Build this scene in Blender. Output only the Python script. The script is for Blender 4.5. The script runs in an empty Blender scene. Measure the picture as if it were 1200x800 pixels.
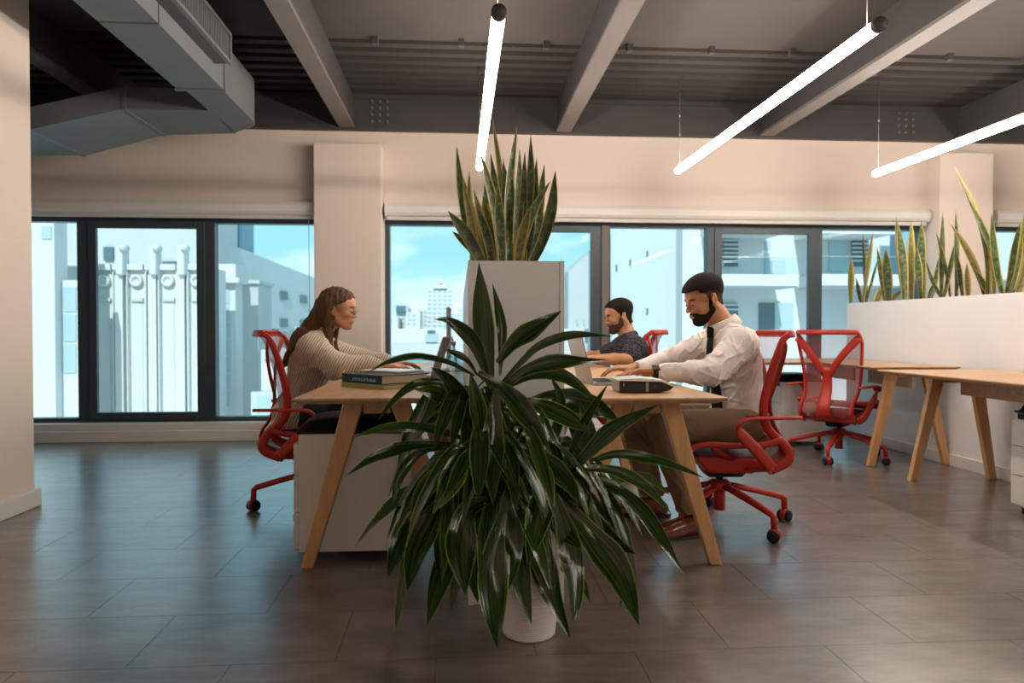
import bpy, math, random
import numpy as np
from mathutils import Vector, Matrix
random.seed(7)
rng = np.random.default_rng(11)
R = math.radians
sc = bpy.context.scene
col = sc.collection
# ------------------------------------------------------------------ camera
F, CX, CY = 850.0, 600.0, 400.0
YAW, PIT, EYE = R(4.17), R(1.0), 1.0
cam_d = bpy.data.cameras.new('camera'); cam = bpy.data.objects.new('camera', cam_d); col.objects.link(cam)
cam.location = (0, 0, EYE)
cam.rotation_euler = (R(90) - PIT, 0, -YAW)
cam_d.sensor_width = 36.0; cam_d.lens = F / 1200 * 36.0; cam_d.clip_start = 0.05; cam_d.clip_end = 400
cam_d.dof.use_dof = True; cam_d.dof.focus_distance = 3.1; cam_d.dof.aperture_fstop = 2.6
sc.camera = cam
# ------------------------------------------------------------------ exposure, sky, sun
sc.view_settings.view_transform = 'Standard'; sc.view_settings.look = 'None'
sc.view_settings.gamma = 1.0; sc.view_settings.exposure = 0.75; sc.view_settings.use_curve_mapping = False
SKY_STRENGTH = 0.78; SUN_STRENGTH = 2.3; TUBE_STRENGTH = 36.0
world = bpy.data.worlds.new('sky'); sc.world = world; world.use_nodes = True
nt = world.node_tree; nt.nodes.clear()
def N(nt, t, **kw):
    n = nt.nodes.new(t)
    for k, v in kw.items(): setattr(n, k, v)
    return n
out = N(nt, 'ShaderNodeOutputWorld'); bg = N(nt, 'ShaderNodeBackground'); bg.inputs[1].default_value = SKY_STRENGTH
tc = N(nt, 'ShaderNodeTexCoord'); sx = N(nt, 'ShaderNodeSeparateXYZ'); nt.links.new(tc.outputs['Generated'], sx.inputs[0])
rp = N(nt, 'ShaderNodeValToRGB'); nt.links.new(sx.outputs[2], rp.inputs[0])
e = rp.color_ramp.elements
e[0].position = 0.0; e[0].color = (0.66, 0.86, 0.93, 1)
e[1].position = 0.8; e[1].color = (0.30, 0.55, 0.70, 1)
m = e.new(0.10); m.color = (0.36, 0.70, 0.82, 1)
mp = N(nt, 'ShaderNodeMapping'); mp.inputs['Scale'].default_value = (3, 3, 9); nt.links.new(tc.outputs['Generated'], mp.inputs[0])
nz = N(nt, 'ShaderNodeTexNoise'); nz.inputs['Scale'].default_value = 1.6; nz.inputs['Detail'].default_value = 6; nt.links.new(mp.outputs[0], nz.inputs[0])
cr = N(nt, 'ShaderNodeValToRGB'); cr.color_ramp.elements[0].position = 0.5; cr.color_ramp.elements[1].position = 0.72
cr.color_ramp.elements[0].color = (0, 0, 0, 1); nt.links.new(nz.outputs[0], cr.inputs[0])
mx = N(nt, 'ShaderNodeMixRGB'); mx.inputs[2].default_value = (0.92, 0.97, 1.0, 1)
nt.links.new(cr.outputs[0], mx.inputs[0]); nt.links.new(rp.outputs[0], mx.inputs[1]); nt.links.new(mx.outputs[0], bg.inputs[0]); nt.links.new(bg.outputs[0], out.inputs[0])
sun_d = bpy.data.lights.new('sun', 'SUN'); sun_d.energy = SUN_STRENGTH; sun_d.angle = R(0.6); sun_d.color = (1, 0.97, 0.92)
sun = bpy.data.objects.new('sun', sun_d); col.objects.link(sun); sun.location = (-5, -10, 30)
sun.rotation_euler = (R(52), R(-9), 0)

# ------------------------------------------------------------------ pixel -> ray on a plane (measuring helper)
_fw = Vector((math.sin(YAW) * math.cos(PIT), math.cos(YAW) * math.cos(PIT), -math.sin(PIT)))
_rt = Vector((math.cos(YAW), -math.sin(YAW), 0)); _up = _rt.cross(_fw)
def at(px, py, x=None, y=None, z=None):
    d = _fw + _rt * ((px - CX) / F) - _up * ((py - CY) / F)
    o = Vector((0, 0, EYE))
    if x is not None: t = (x - o.x) / d.x
    elif y is not None: t = (y - o.y) / d.y
    else: t = (z - o.z) / d.z
    return o + d * t

# ------------------------------------------------------------------ materials
MATS = {}
def pbr(name, color, rough=0.5, metal=0.0, spec=0.5, bump=0.0, bscale=50, var=0.0, vscale=3, coat=0.0, stretch=None, emis=None, sheen=0.0, objvar=0.0, trans=0.0):
    m = bpy.data.materials.new(name); m.use_nodes = True; nt = m.node_tree
    b = nt.nodes['Principled BSDF']
    b.inputs['Base Color'].default_value = (*color, 1); b.inputs['Roughness'].default_value = rough
    b.inputs['Metallic'].default_value = metal; b.inputs['Specular IOR Level'].default_value = spec
    b.inputs['Coat Weight'].default_value = coat; b.inputs['Coat Roughness'].default_value = 0.15
    b.inputs['Sheen Weight'].default_value = sheen
    if trans: b.inputs['Transmission Weight'].default_value = trans
    if emis: b.inputs['Emission Color'].default_value = (*emis[0], 1); b.inputs['Emission Strength'].default_value = emis[1]
    tc = None
    def coords():
        nonlocal tc
        if tc is None:
            t = N(nt, 'ShaderNodeTexCoord'); mp = N(nt, 'ShaderNodeMapping')
            if stretch: mp.inputs['Scale'].default_value = stretch
            nt.links.new(t.outputs['Object'], mp.inputs[0]); tc = mp.outputs[0]
        return tc
    last = None
    if var > 0:
        n = N(nt, 'ShaderNodeTexNoise'); n.inputs['Scale'].default_value = vscale; n.inputs['Detail'].default_value = 5
        nt.links.new(coords(), n.inputs[0])
        r = N(nt, 'ShaderNodeValToRGB'); r.color_ramp.elements[0].position = 0.3; r.color_ramp.elements[1].position = 0.7
        r.color_ramp.elements[0].color = (*[c * (1 - var) for c in color], 1); r.color_ramp.elements[1].color = (*[min(1, c * (1 + var)) for c in color], 1)
        nt.links.new(n.outputs[0], r.inputs[0]); last = r.outputs[0]; nt.links.new(last, b.inputs['Base Color'])
    if objvar > 0:
        oi = N(nt, 'ShaderNodeObjectInfo'); mr = N(nt, 'ShaderNodeMapRange'); mr.inputs[3].default_value = 1 - objvar; mr.inputs[4].default_value = 1 + objvar
        nt.links.new(oi.outputs['Random'], mr.inputs[0])
        hs = N(nt, 'ShaderNodeHueSaturation'); nt.links.new(mr.outputs[0], hs.inputs['Value'])
        if last: nt.links.new(last, hs.inputs['Color'])
        else: hs.inputs['Color'].default_value = (*color, 1)
        nt.links.new(hs.outputs[0], b.inputs['Base Color'])
    if bump > 0:
        n2 = N(nt, 'ShaderNodeTexNoise'); n2.inputs['Scale'].default_value = bscale; n2.inputs['Detail'].default_value = 4
        nt.links.new(coords(), n2.inputs[0]); bp = N(nt, 'ShaderNodeBump'); bp.inputs['Strength'].default_value = bump; bp.inputs['Distance'].default_value = 0.01
        nt.links.new(n2.outputs[0], bp.inputs['Height']); nt.links.new(bp.outputs[0], b.inputs['Normal'])
    MATS[name] = m
    return m
wall_m = pbr('painted_wall', (0.72, 0.62, 0.545), 0.75, bump=0.05, bscale=120, var=0.02, vscale=1.5)
trim_m = pbr('white_trim', (0.72, 0.68, 0.64), 0.5)
dark_frame = pbr('dark_aluminium', (0.06, 0.08, 0.092), 0.4, metal=0.3)
rib_m = pbr('rib_paint', (0.036, 0.031, 0.029), 0.8)
ceil_m = pbr('dark_ceiling', (0.03, 0.027, 0.026), 0.85, var=0.1)
board_m = pbr('ceiling_board', (0.050, 0.042, 0.038), 0.85, var=0.12, vscale=2)
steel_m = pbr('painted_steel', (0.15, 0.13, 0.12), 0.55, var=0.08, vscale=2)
steel_d = pbr('dark_painted_steel', (0.048, 0.045, 0.046), 0.6, var=0.1)
duct_m = pbr('duct_metal', (0.155, 0.165, 0.172), 0.5, metal=0.1, var=0.08)
duct_d = pbr('duct_dark', (0.085, 0.078, 0.08), 0.6)
white_m = pbr('white_laminate', (0.80, 0.785, 0.785), 0.32, var=0.02)
white_ped = pbr('white_metal', (0.62, 0.58, 0.55), 0.42)
plastic_b = pbr('black_plastic', (0.010, 0.010, 0.011), 0.45, spec=0.25)
leather = pbr('black_leather', (0.005, 0.006, 0.008), 0.4, spec=0.18, bump=0.08, bscale=300)
red_m = pbr('red_plastic', (0.40, 0.022, 0.012), 0.42, spec=0.35)
silver = pbr('brushed_silver', (0.30, 0.305, 0.315), 0.4, metal=0.3)
screen_m = pbr('dark_screen', (0.02, 0.022, 0.025), 0.15)
key_m = pbr('dark_keys', (0.02, 0.02, 0.022), 0.5)
soil = pbr('soil', (0.03, 0.018, 0.01), 0.95, bump=0.6, bscale=60)
stem_m = pbr('cane_bark', (0.10, 0.075, 0.045), 0.8, bump=0.4, bscale=60, stretch=(1, 1, 4))
pot_m = pbr('white_ceramic', (0.60, 0.57, 0.54), 0.45)
wire_m = pbr('wire', (0.2, 0.19, 0.18), 0.4, metal=0.6)
paper_m = pbr('paper', (0.66, 0.61, 0.53), 0.8)
def wood(name, c1, c2, axis):
    m = bpy.data.materials.new(name); m.use_nodes = True; nt = m.node_tree; b = nt.nodes['Principled BSDF']
    t = N(nt, 'ShaderNodeTexCoord'); mp = N(nt, 'ShaderNodeMapping')
    s = [22, 22, 22]; s[axis] = 1.6; mp.inputs['Scale'].default_value = s
    nt.links.new(t.outputs['Object'], mp.inputs[0])
    n = N(nt, 'ShaderNodeTexNoise'); n.inputs['Scale'].default_value = 1.5; n.inputs['Detail'].default_value = 6; n.inputs['Roughness'].default_value = 0.6
    nt.links.new(mp.outputs[0], n.inputs[0])
    r = N(nt, 'ShaderNodeValToRGB'); r.color_ramp.elements[0].position = 0.32; r.color_ramp.elements[1].position = 0.68
    r.color_ramp.elements[0].color = (*c1, 1); r.color_ramp.elements[1].color = (*c2, 1)
    nt.links.new(n.outputs[0], r.inputs[0]); nt.links.new(r.outputs[0], b.inputs['Base Color'])
    b.inputs['Roughness'].default_value = 0.38; b.inputs['Coat Weight'].default_value = 0.15; b.inputs['Coat Roughness'].default_value = 0.2
    return m
wood_top = wood('oak_veneer_top', (0.46, 0.25, 0.115), (0.60, 0.36, 0.18), 1)
wood_leg = wood('oak_leg', (0.48, 0.25, 0.10), (0.60, 0.34, 0.15), 2)
wood_edge = wood('oak_rail', (0.44, 0.24, 0.11), (0.56, 0.33, 0.16), 0)
# floor tile
def floor_mat():
    m = bpy.data.materials.new('stone_tile'); m.use_nodes = True; nt = m.node_tree; b = nt.nodes['Principled BSDF']
    g = N(nt, 'ShaderNodeNewGeometry')
    oi = N(nt, 'ShaderNodeObjectInfo'); va = N(nt, 'ShaderNodeVectorMath'); va.operation = 'ADD'
    sm = N(nt, 'ShaderNodeVectorMath'); sm.operation = 'SCALE'; sm.inputs['Scale'].default_value = 7.0
    cb = N(nt, 'ShaderNodeCombineXYZ'); nt.links.new(oi.outputs['Random'], cb.inputs[0]); nt.links.new(oi.outputs['Random'], cb.inputs[1])
    nt.links.new(cb.outputs[0], sm.inputs[0]); nt.links.new(g.outputs['Position'], va.inputs[0]); nt.links.new(sm.outputs[0], va.inputs[1])
    mp = N(nt, 'ShaderNodeMapping'); mp.inputs['Scale'].default_value = (2.2, 4.6, 1); nt.links.new(g.outputs['Position'], mp.inputs[0])
    n = N(nt, 'ShaderNodeTexNoise'); n.inputs['Scale'].default_value = 1.6; n.inputs['Detail'].default_value = 9; n.inputs['Roughness'].default_value = 0.62; nt.links.new(mp.outputs[0], n.inputs[0])
    r = N(nt, 'ShaderNodeValToRGB'); r.color_ramp.elements[0].position = 0.3; r.color_ramp.elements[1].position = 0.72
    r.color_ramp.elements[0].color = (0.075, 0.059, 0.052, 1); r.color_ramp.elements[1].color = (0.205, 0.168, 0.149, 1)
    nt.links.new(n.outputs[0], r.inputs[0])
    mr = N(nt, 'ShaderNodeMapRange'); mr.inputs[3].default_value = 0.93; mr.inputs[4].default_value = 1.06; nt.links.new(oi.outputs['Random'], mr.inputs[0])
    hs = N(nt, 'ShaderNodeHueSaturation'); nt.links.new(mr.outputs[0], hs.inputs['Value']); nt.links.new(r.outputs[0], hs.inputs['Color']); nt.links.new(hs.outputs[0], b.inputs['Base Color'])
    n2 = N(nt, 'ShaderNodeTexNoise'); n2.inputs['Scale'].default_value = 9; n2.inputs['Detail'].default_value = 6; nt.links.new(mp.outputs[0], n2.inputs[0])
    r2 = N(nt, 'ShaderNodeMapRange'); r2.inputs[3].default_value = 0.26; r2.inputs[4].default_value = 0.42; nt.links.new(n2.outputs[0], r2.inputs[0]); nt.links.new(r2.outputs[0], b.inputs['Roughness'])
    bp = N(nt, 'ShaderNodeBump'); bp.inputs['Strength'].default_value = 0.25; bp.inputs['Distance'].default_value = 0.004
    nt.links.new(n2.outputs[0], bp.inputs['Height']); nt.links.new(bp.outputs[0], b.inputs['Normal'])
    b.inputs['Specular IOR Level'].default_value = 1.0; b.inputs['Coat Weight'].default_value = 0.7; b.inputs['Coat Roughness'].default_value = 0.24
    return m
tile_m = floor_mat()
grout_m = pbr('grout', (0.075, 0.064, 0.058), 0.8)
def glass_mat(name, tint, gloss=0.04):
    m = bpy.data.materials.new(name); m.use_nodes = True; nt = m.node_tree; nt.nodes.clear()
    o = N(nt, 'ShaderNodeOutputMaterial'); t = N(nt, 'ShaderNodeBsdfTransparent'); t.inputs[0].default_value = (*tint, 1)
    g = N(nt, 'ShaderNodeBsdfGlossy'); g.inputs['Roughness'].default_value = 0.02; mxs = N(nt, 'ShaderNodeMixShader'); mxs.inputs[0].default_value = gloss
    nt.links.new(t.outputs[0], mxs.inputs[1]); nt.links.new(g.outputs[0], mxs.inputs[2]); nt.links.new(mxs.outputs[0], o.inputs[0])
    return m
pane_m = glass_mat('window_glass', (0.90, 0.98, 1.0), 0.003)
clear_m = glass_mat('clear_glass', (0.85, 0.92, 0.93), 0.12)
def mesh_fabric(name, c, alpha):
    m = bpy.data.materials.new(name); m.use_nodes = True; nt = m.node_tree; nt.nodes.clear()
    o = N(nt, 'ShaderNodeOutputMaterial'); t = N(nt, 'ShaderNodeBsdfTransparent'); g = N(nt, 'ShaderNodeBsdfPrincipled')
    g.inputs['Base Color'].default_value = (*c, 1); g.inputs['Roughness'].default_value = 0.6
    mxs = N(nt, 'ShaderNodeMixShader'); mxs.inputs[0].default_value = alpha
    nt.links.new(t.outputs[0], mxs.inputs[1]); nt.links.new(g.outputs[0], mxs.inputs[2]); nt.links.new(mxs.outputs[0], o.inputs[0])
    return m
net_m = mesh_fabric('red_mesh_fabric', (0.36, 0.09, 0.085), 0.5)
seat_net = mesh_fabric('red_seat_mesh', (0.28, 0.045, 0.04), 0.93)
def tube_mat():
    m = bpy.data.materials.new('glowing_tube'); m.use_nodes = True; nt = m.node_tree; nt.nodes.clear()
    o = N(nt, 'ShaderNodeOutputMaterial'); em = N(nt, 'ShaderNodeEmission'); em.inputs[0].default_value = (1, 0.875, 0.76, 1); em.inputs[1].default_value = TUBE_STRENGTH
    nt.links.new(em.outputs[0], o.inputs[0]); return m
tube_m = tube_mat()
def leaf_mat(name, mid, stripe, edge, nstripe, edge_at, rough=0.28, band=False, trans=0.0):
    m = bpy.data.materials.new(name); m.use_nodes = True; nt = m.node_tree; b = nt.nodes['Principled BSDF']
    uv = N(nt, 'ShaderNodeUVMap'); s = N(nt, 'ShaderNodeSeparateXYZ'); nt.links.new(uv.outputs[0], s.inputs[0])
    a = N(nt, 'ShaderNodeMath', operation='SUBTRACT'); nt.links.new(s.outputs[0], a.inputs[0]); a.inputs[1].default_value = 0.5
    ab = N(nt, 'ShaderNodeMath', operation='ABSOLUTE'); nt.links.new(a.outputs[0], ab.inputs[0])
    cb = N(nt, 'ShaderNodeCombineXYZ'); mu = N(nt, 'ShaderNodeMath', operation='MULTIPLY'); mu.inputs[1].default_value = nstripe
    mv = N(nt, 'ShaderNodeMath', operation='MULTIPLY'); mv.inputs[1].default_value = 22.0 if band else 1.0
    if band: mu.inputs[1].default_value = 2.5
    oi = N(nt, 'ShaderNodeObjectInfo'); orr = N(nt, 'ShaderNodeMath', operation='MULTIPLY'); orr.inputs[1].default_value = 40; nt.links.new(oi.outputs['Random'], orr.inputs[0])
    nt.links.new(s.outputs[0], mu.inputs[0]); nt.links.new(s.outputs[1], mv.inputs[0])
    nt.links.new(mu.outputs[0], cb.inputs[0]); nt.links.new(mv.outputs[0], cb.inputs[1]); nt.links.new(orr.outputs[0], cb.inputs[2])
    n = N(nt, 'ShaderNodeTexNoise'); n.inputs['Scale'].default_value = 1.0; n.inputs['Detail'].default_value = 3; nt.links.new(cb.outputs[0], n.inputs[0])
    r = N(nt, 'ShaderNodeValToRGB'); r.color_ramp.elements[0].position = 0.42; r.color_ramp.elements[1].position = 0.66
    r.color_ramp.elements[0].color = (*mid, 1); r.color_ramp.elements[1].color = (*stripe, 1); nt.links.new(n.outputs[0], r.inputs[0])
    er = N(nt, 'ShaderNodeMapRange'); er.inputs[1].default_value = edge_at; er.inputs[2].default_value = edge_at + 0.04; nt.links.new(ab.outputs[0], er.inputs[0])
    mxx = N(nt, 'ShaderNodeMixRGB'); mxx.inputs[2].default_value = (*edge, 1); nt.links.new(er.outputs[0], mxx.inputs[0]); nt.links.new(r.outputs[0], mxx.inputs[1])
    hs = N(nt, 'ShaderNodeHueSaturation'); mr = N(nt, 'ShaderNodeMapRange'); mr.inputs[3].default_value = 0.7; mr.inputs[4].default_value = 1.35
    nt.links.new(oi.outputs['Random'], mr.inputs[0]); nt.links.new(mr.outputs[0], hs.inputs['Value']); nt.links.new(mxx.outputs[0], hs.inputs['Color'])
    nt.links.new(hs.outputs[0], b.inputs['Base Color']); b.inputs['Roughness'].default_value = rough; b.inputs['Specular IOR Level'].default_value = 0.5
    bp = N(nt, 'ShaderNodeBump'); bp.inputs['Strength'].default_value = 0.25; bp.inputs['Distance'].default_value = 0.003
    nt.links.new(n.outputs[0], bp.inputs['Height']); nt.links.new(bp.outputs[0], b.inputs['Normal'])
    if trans:
        o = nt.nodes['Material Output']; tl = N(nt, 'ShaderNodeBsdfTranslucent'); nt.links.new(hs.outputs[0], tl.inputs[0])
        ms = N(nt, 'ShaderNodeMixShader'); ms.inputs[0].default_value = trans
        nt.links.new(b.outputs[0], ms.inputs[1]); nt.links.new(tl.outputs[0], ms.inputs[2]); nt.links.new(ms.outputs[0], o.inputs[0])
    return m
drac_m = leaf_mat('strap_leaf', (0.008, 0.026, 0.004), (0.045, 0.085, 0.016), (0.26, 0.38, 0.03), 11, 0.452, 0.17, trans=0.08)
snake_m = leaf_mat('snake_leaf', (0.048, 0.085, 0.036), (0.17, 0.22, 0.10), (0.52, 0.42, 0.10), 4, 0.38, 0.35, band=True, trans=0.08)
snake_y = leaf_mat('snake_leaf_yellow', (0.16, 0.16, 0.045), (0.30, 0.27, 0.09), (0.52, 0.40, 0.13), 4, 0.28, 0.35, band=True, trans=0.1)

# ------------------------------------------------------------------ mesh builder
class MB:
    def __init__(s): s.v = []; s.f = []; s.sm = []; s.uv = None
    def add(s, vs, fs, smooth=False):
        o = len(s.v); s.v += [tuple(p) for p in vs]; s.f += [tuple(i + o for i in f) for f in fs]; s.sm += [smooth] * len(fs); return s
    def box(s, c, d, M=None):
        hx, hy, hz = d[0] / 2, d[1] / 2, d[2] / 2
        vs = [Vector((x * hx, y * hy, z * hz)) for z in (-1, 1) for y in (-1, 1) for x in (-1, 1)]
        if M is not None: vs = [M @ v for v in vs]
        vs = [v + Vector(c) for v in vs]
        return s.add(vs, [(0, 2, 3, 1), (4, 5, 7, 6), (0, 1, 5, 4), (2, 6, 7, 3), (0, 4, 6, 2), (1, 3, 7, 5)])
    def b2(s, lo, hi): return s.box([(a + b) / 2 for a, b in zip(lo, hi)], [abs(b - a) for a, b in zip(lo, hi)])
    def prism(s, poly, vec):   # poly: list of 3D points (planar), extruded by vec
        n = len(poly); v = Vector(vec); P = [Vector(p) for p in poly]
        return s.add(P + [p + v for p in P], [tuple(range(n))[::-1], tuple(range(n, 2 * n))] + [(i, (i + 1) % n, n + (i + 1) % n, n + i) for i in range(n)])
    def tube(s, pts, rad, seg=10, cap=True, smooth=True):
        P = [Vector(p) for p in pts]; rad = rad if hasattr(rad, '__len__') else [rad] * len(P)
        u = None; rings = []
        for i, p in enumerate(P):
            t = (P[min(i + 1, len(P) - 1)] - P[max(i - 1, 0)]).normalized()
            if u is None: u = t.orthogonal().normalized()
            u = (u - t * u.dot(t)); u = u.normalized() if u.length > 1e-6 else t.orthogonal().normalized()
            w = t.cross(u)
            rings.append([p + (u * math.cos(a) + w * math.sin(a)) * rad[i] for a in [2 * math.pi * k / seg for k in range(seg)]])
        vs = [q for r in rings for q in r]; fs = []
        for i in range(len(P) - 1):
            for k in range(seg):
                fs.append((i * seg + k, i * seg + (k + 1) % seg, (i + 1) * seg + (k + 1) % seg, (i + 1) * seg + k))
        if cap: fs += [tuple(range(seg))[::-1], tuple((len(P) - 1) * seg + k for k in range(seg))]
        return s.add(vs, fs, smooth)
    def lathe(s, prof, c=(0, 0, 0), seg=32, smooth=True, axis=None):
        vs = []; fs = []
        for r, z in prof:
            for k in range(seg):
                a = 2 * math.pi * k / seg; q = Vector((r * math.cos(a), r * math.sin(a), z))
                if axis is not None: q = axis @ q
                vs.append(q + Vector(c))
        for i in range(len(prof) - 1):
            for k in range(seg): fs.append((i * seg + k, i * seg + (k + 1) % seg, (i + 1) * seg + (k + 1) % seg, (i + 1) * seg + k))
        fs += [tuple(range(seg))[::-1], tuple((len(prof) - 1) * seg + k for k in range(seg))]
        return s.add(vs, fs, smooth)
    def bar(s, pts, w, t, side, smooth=True, ws=None):   # flat bar: width w along side, thickness t
        P = [Vector(p) for p in pts]; vs = []; fs = []
        for i, p in enumerate(P):
            T = (P[min(i + 1, len(P) - 1)] - P[max(i - 1, 0)]).normalized()
            S = Vector(side[i] if isinstance(side, list) else side); S = (S - T * S.dot(T)).normalized(); Q = T.cross(S)
            ww = (ws[i] if ws else w) / 2; tt = t / 2
            for k in range(8):
                a = math.pi / 8 + k * math.pi / 4; ca, sa = math.cos(a), math.sin(a)
                k1 = max(-1, min(1, ca * 1.25)); k2 = max(-1, min(1, sa * 1.25))
                vs.append(p + S * ww * k1 + Q * tt * k2)
        for i in range(len(P) - 1):
            for k in range(8): fs.append((i * 8 + k, i * 8 + (k + 1) % 8, (i + 1) * 8 + (k + 1) % 8, (i + 1) * 8 + k))
        fs += [tuple(range(8))[::-1], tuple((len(P) - 1) * 8 + k for k in range(8))]
        return s.add(vs, fs, smooth)
    def grid(s, rows, smooth=True):
        n = len(rows[0]); vs = [p for r in rows for p in r]
        return s.add(vs, [(i * n + j, i * n + j + 1, (i + 1) * n + j + 1, (i + 1) * n + j) for i in range(len(rows) - 1) for j in range(n - 1)], smooth)
    def build(s, name, mat, parent=None, bevel=0, solid=0, sub=0, loc=None):
        me = bpy.data.meshes.new(name); me.from_pydata(s.v, [], s.f); me.polygons.foreach_set('use_smooth', s.sm)
        if s.uv is not None:
            l = me.uv_layers.new(name='UVMap'); idx = np.zeros(len(me.loops), dtype=np.int32); me.loops.foreach_get('vertex_index', idx)
            l.data.foreach_set('uv', np.array(s.uv, dtype=np.float32)[idx].ravel())
        me.materials.append(mat); me.update()
        o = bpy.data.objects.new(name, me); col.objects.link(o)
        if parent is not None: o.parent = parent
        if loc is not None: o.location = loc
        if solid: md = o.modifiers.new('s', 'SOLIDIFY'); md.thickness = solid; md.offset = 0
        if bevel: md = o.modifiers.new('b', 'BEVEL'); md.width = bevel; md.segments = 2; md.limit_method = 'ANGLE'; md.angle_limit = R(40)
        if sub: md = o.modifiers.new('u', 'SUBSURF'); md.levels = sub; md.render_levels = sub
        return o
def thing(name, label, cat, loc=(0, 0, 0), rz=0, group=None):
    o = bpy.data.objects.new(name, None); o.empty_display_size = 0.1; col.objects.link(o); o.location = loc; o.rotation_euler = (0, 0, rz)
    o['label'] = label; o['category'] = cat
    if group: o['group'] = group
    return o
def tag(o, label, cat, group=None):
    o['label'] = label; o['category'] = cat
    if group: o['group'] = group
    return o
def struct(o): o['kind'] = 'structure'; return o
def dup(root, loc, rz=0, label=None, group=None):
    def cp(o, par):
        c = o.copy(); col.objects.link(c)
        if par is not None: c.parent = par; c.matrix_parent_inverse = o.matrix_parent_inverse.copy()
        for ch in kids.get(o, []): cp(ch, c)
        return c
    kids = {}
    for o in list(col.objects):
        if o.parent is not None: kids.setdefault(o.parent, []).append(o)
    r = cp(root, None); r.location = loc; r.rotation_euler = (0, 0, rz)
    if label: r['label'] = label
    if group: r['group'] = group
    return r
def arc(pts, n=6):    # Catmull-Rom through points
    P = [Vector(p) for p in pts]; P = [P[0] * 2 - P[1]] + P + [P[-1] * 2 - P[-2]]; o = []
    for i in range(1, len(P) - 2):
        for k in range(n):
            t = k / n; a, b, c, d = P[i - 1], P[i], P[i + 1], P[i + 2]
            o.append(0.5 * ((2 * b) + (c - a) * t + (2 * a - 5 * b + 4 * c - d) * t * t + (3 * b - a - 3 * c + d) * t ** 3))
    o.append(P[-2]); return o

# ================================================================== SETTING
WY = 6.7
# floor: grout slab with tiles as parts
fl = struct(MB().b2((-6.5, -3.2, -0.2), (8.2, 6.75, -0.004)).build('floor', grout_m))
TX, TY = 0.61, 0.395
tile = MB().b2((0.0009, 0.0009, -0.01), (TX - 0.0009, TY - 0.0009, 0)).build('floor_tile', tile_m, fl)
big = []
ntile = 0
def put_tile(x, y, w=None):
    global ntile
    c = tile if ntile == 0 else tile.copy()
    if ntile: col.objects.link(c); c.parent = fl
    c.location = (x, y, 0); ntile += 1
row = 0; y = 2.197 - TY * 1
far_sheet = MB()
while y < 6.7:
    off = -0.985 if row % 2 else -0.68
    x = off - TX * 10
    while x < 8.1:
        p0 = (x + TX / 2, y + TY / 2)
        az = math.degrees(math.atan2(p0[0], p0[1])) - 4.17
        if y + TY > 1.75 and -39.5 < az < 38.5 and x > -4.2:
            put_tile(x, y)
        elif x + TX > -6.4:
            far_sheet.b2((x + 0.0015, y + 0.0015, -0.01), (x + TX - 0.0015, y + TY - 0.0015, 0))
        x += TX
    y += TY; row += 1
far_sheet.b2((-6.4, -3.1, -0.01), (8.1, 2.197 - TY, 0))
o = far_sheet.build('floor_tile_field', tile_m, fl); o['kind'] = 'stuff'
# ceiling slab, board, ribs
ce = struct(MB().b2((-6.5, -3.2, 3.30), (8.2, 7.2, 3.5)).build('ceiling', ceil_m))
MB().b2((-6.5, -3.2, 3.10), (8.2, 5.36, 3.14)).build('ceiling_board', board_m, ce)
rib_y = [5.47 + 0.17 * k for k in range(8)]
for k, yy in enumerate(rib_y):
    b = MB(); b.prism([(-6.5, yy - 0.06, 3.20), (-6.5, yy - 0.04, 3.10), (-6.5, yy + 0.04, 3.10), (-6.5, yy + 0.06, 3.20)], (14.7, 0, 0))
    b.build('ceiling_rib', rib_m, ce)
MB().b2((-6.5, 5.36, 3.20), (8.2, 7.0, 3.24)).build('ceiling_deck', ceil_m, ce)
for k in range(16):     # small clips along the board's edge
    MB().b2((-3.1 + k * 0.62, 5.30, 3.05), (-3.06 + k * 0.62, 5.35, 3.10)).build('board_clip', steel_d, ce)
# perimeter girder
g = struct(MB().b2((-6.5, 6.62, 2.79), (8.2, 6.95, 3.12)).build('trim_girder', steel_d))
MB().b2((-6.5, 6.60, 3.06), (8.2, 6.62, 3.10)).build('girder_flange', steel_d, g)
for xx in (-0.78, 4.15):
    for i in range(3):
        for j in range(4):
            MB().lathe([(0.014, 0), (0.014, 0.012), (0.006, 0.018)], (xx + i * 0.07, 6.615, 2.86 + j * 0.06), 8, axis=Matrix.Rotation(R(90), 3, 'X')).build('bolt', steel_m, g)
# main beams along Y
for i, xc in enumerate((-6.45, -4.65, -2.83, -1.0, 0.955, 2.87, 4.80, 6.7)):
    b = MB(); w = 0.066
    b.b2((xc - w, -3.1, 2.80), (xc + w, 6.62, 2.825))
    o = b.build('trim_beam', steel_m, None); struct(o)
    MB().b2((xc - w + 0.012, -3.1, 2.825), (xc + w - 0.012, 6.62, 3.10)).build('beam_web', steel_d, o)
# back wall: parts around the windows
wb = MB()
wb.b2((-6.5, WY, 2.0), (8.2, 7.0, 3.3)).b2((-6.5, WY, -0.1), (8.2, 7.0, 0.16))
wb.b2((-1.28, WY, 0.1), (-0.68, 7.0, 2.1)).b2((4.53, WY, 0.1), (5.15, 7.0, 2.1)).b2((-6.5, WY, 0.1), (-5.6, 7.0, 2.1)).b2((7.6, WY, 0.1), (8.2, 7.0, 2.1))
struct(wb.build('wall_back', wall_m))
struct(MB().b2((-6.5, 6.60, 0), (8.2, WY, 0.10)).b2((-6.5, 6.64, 0.10), (8.2, WY, 0.16)).build('baseboard_back', trim_m, bevel=0.008))
struct(MB().b2((-1.275, 6.52, 0.0), (-0.69, WY, 2.635)).build('wall_pier', wall_m, bevel=0.004))
struct(MB().b2((4.50, 6.52, 0.0), (5.03, WY, 2.655)).build('wall_pier', wall_m, bevel=0.004))
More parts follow.
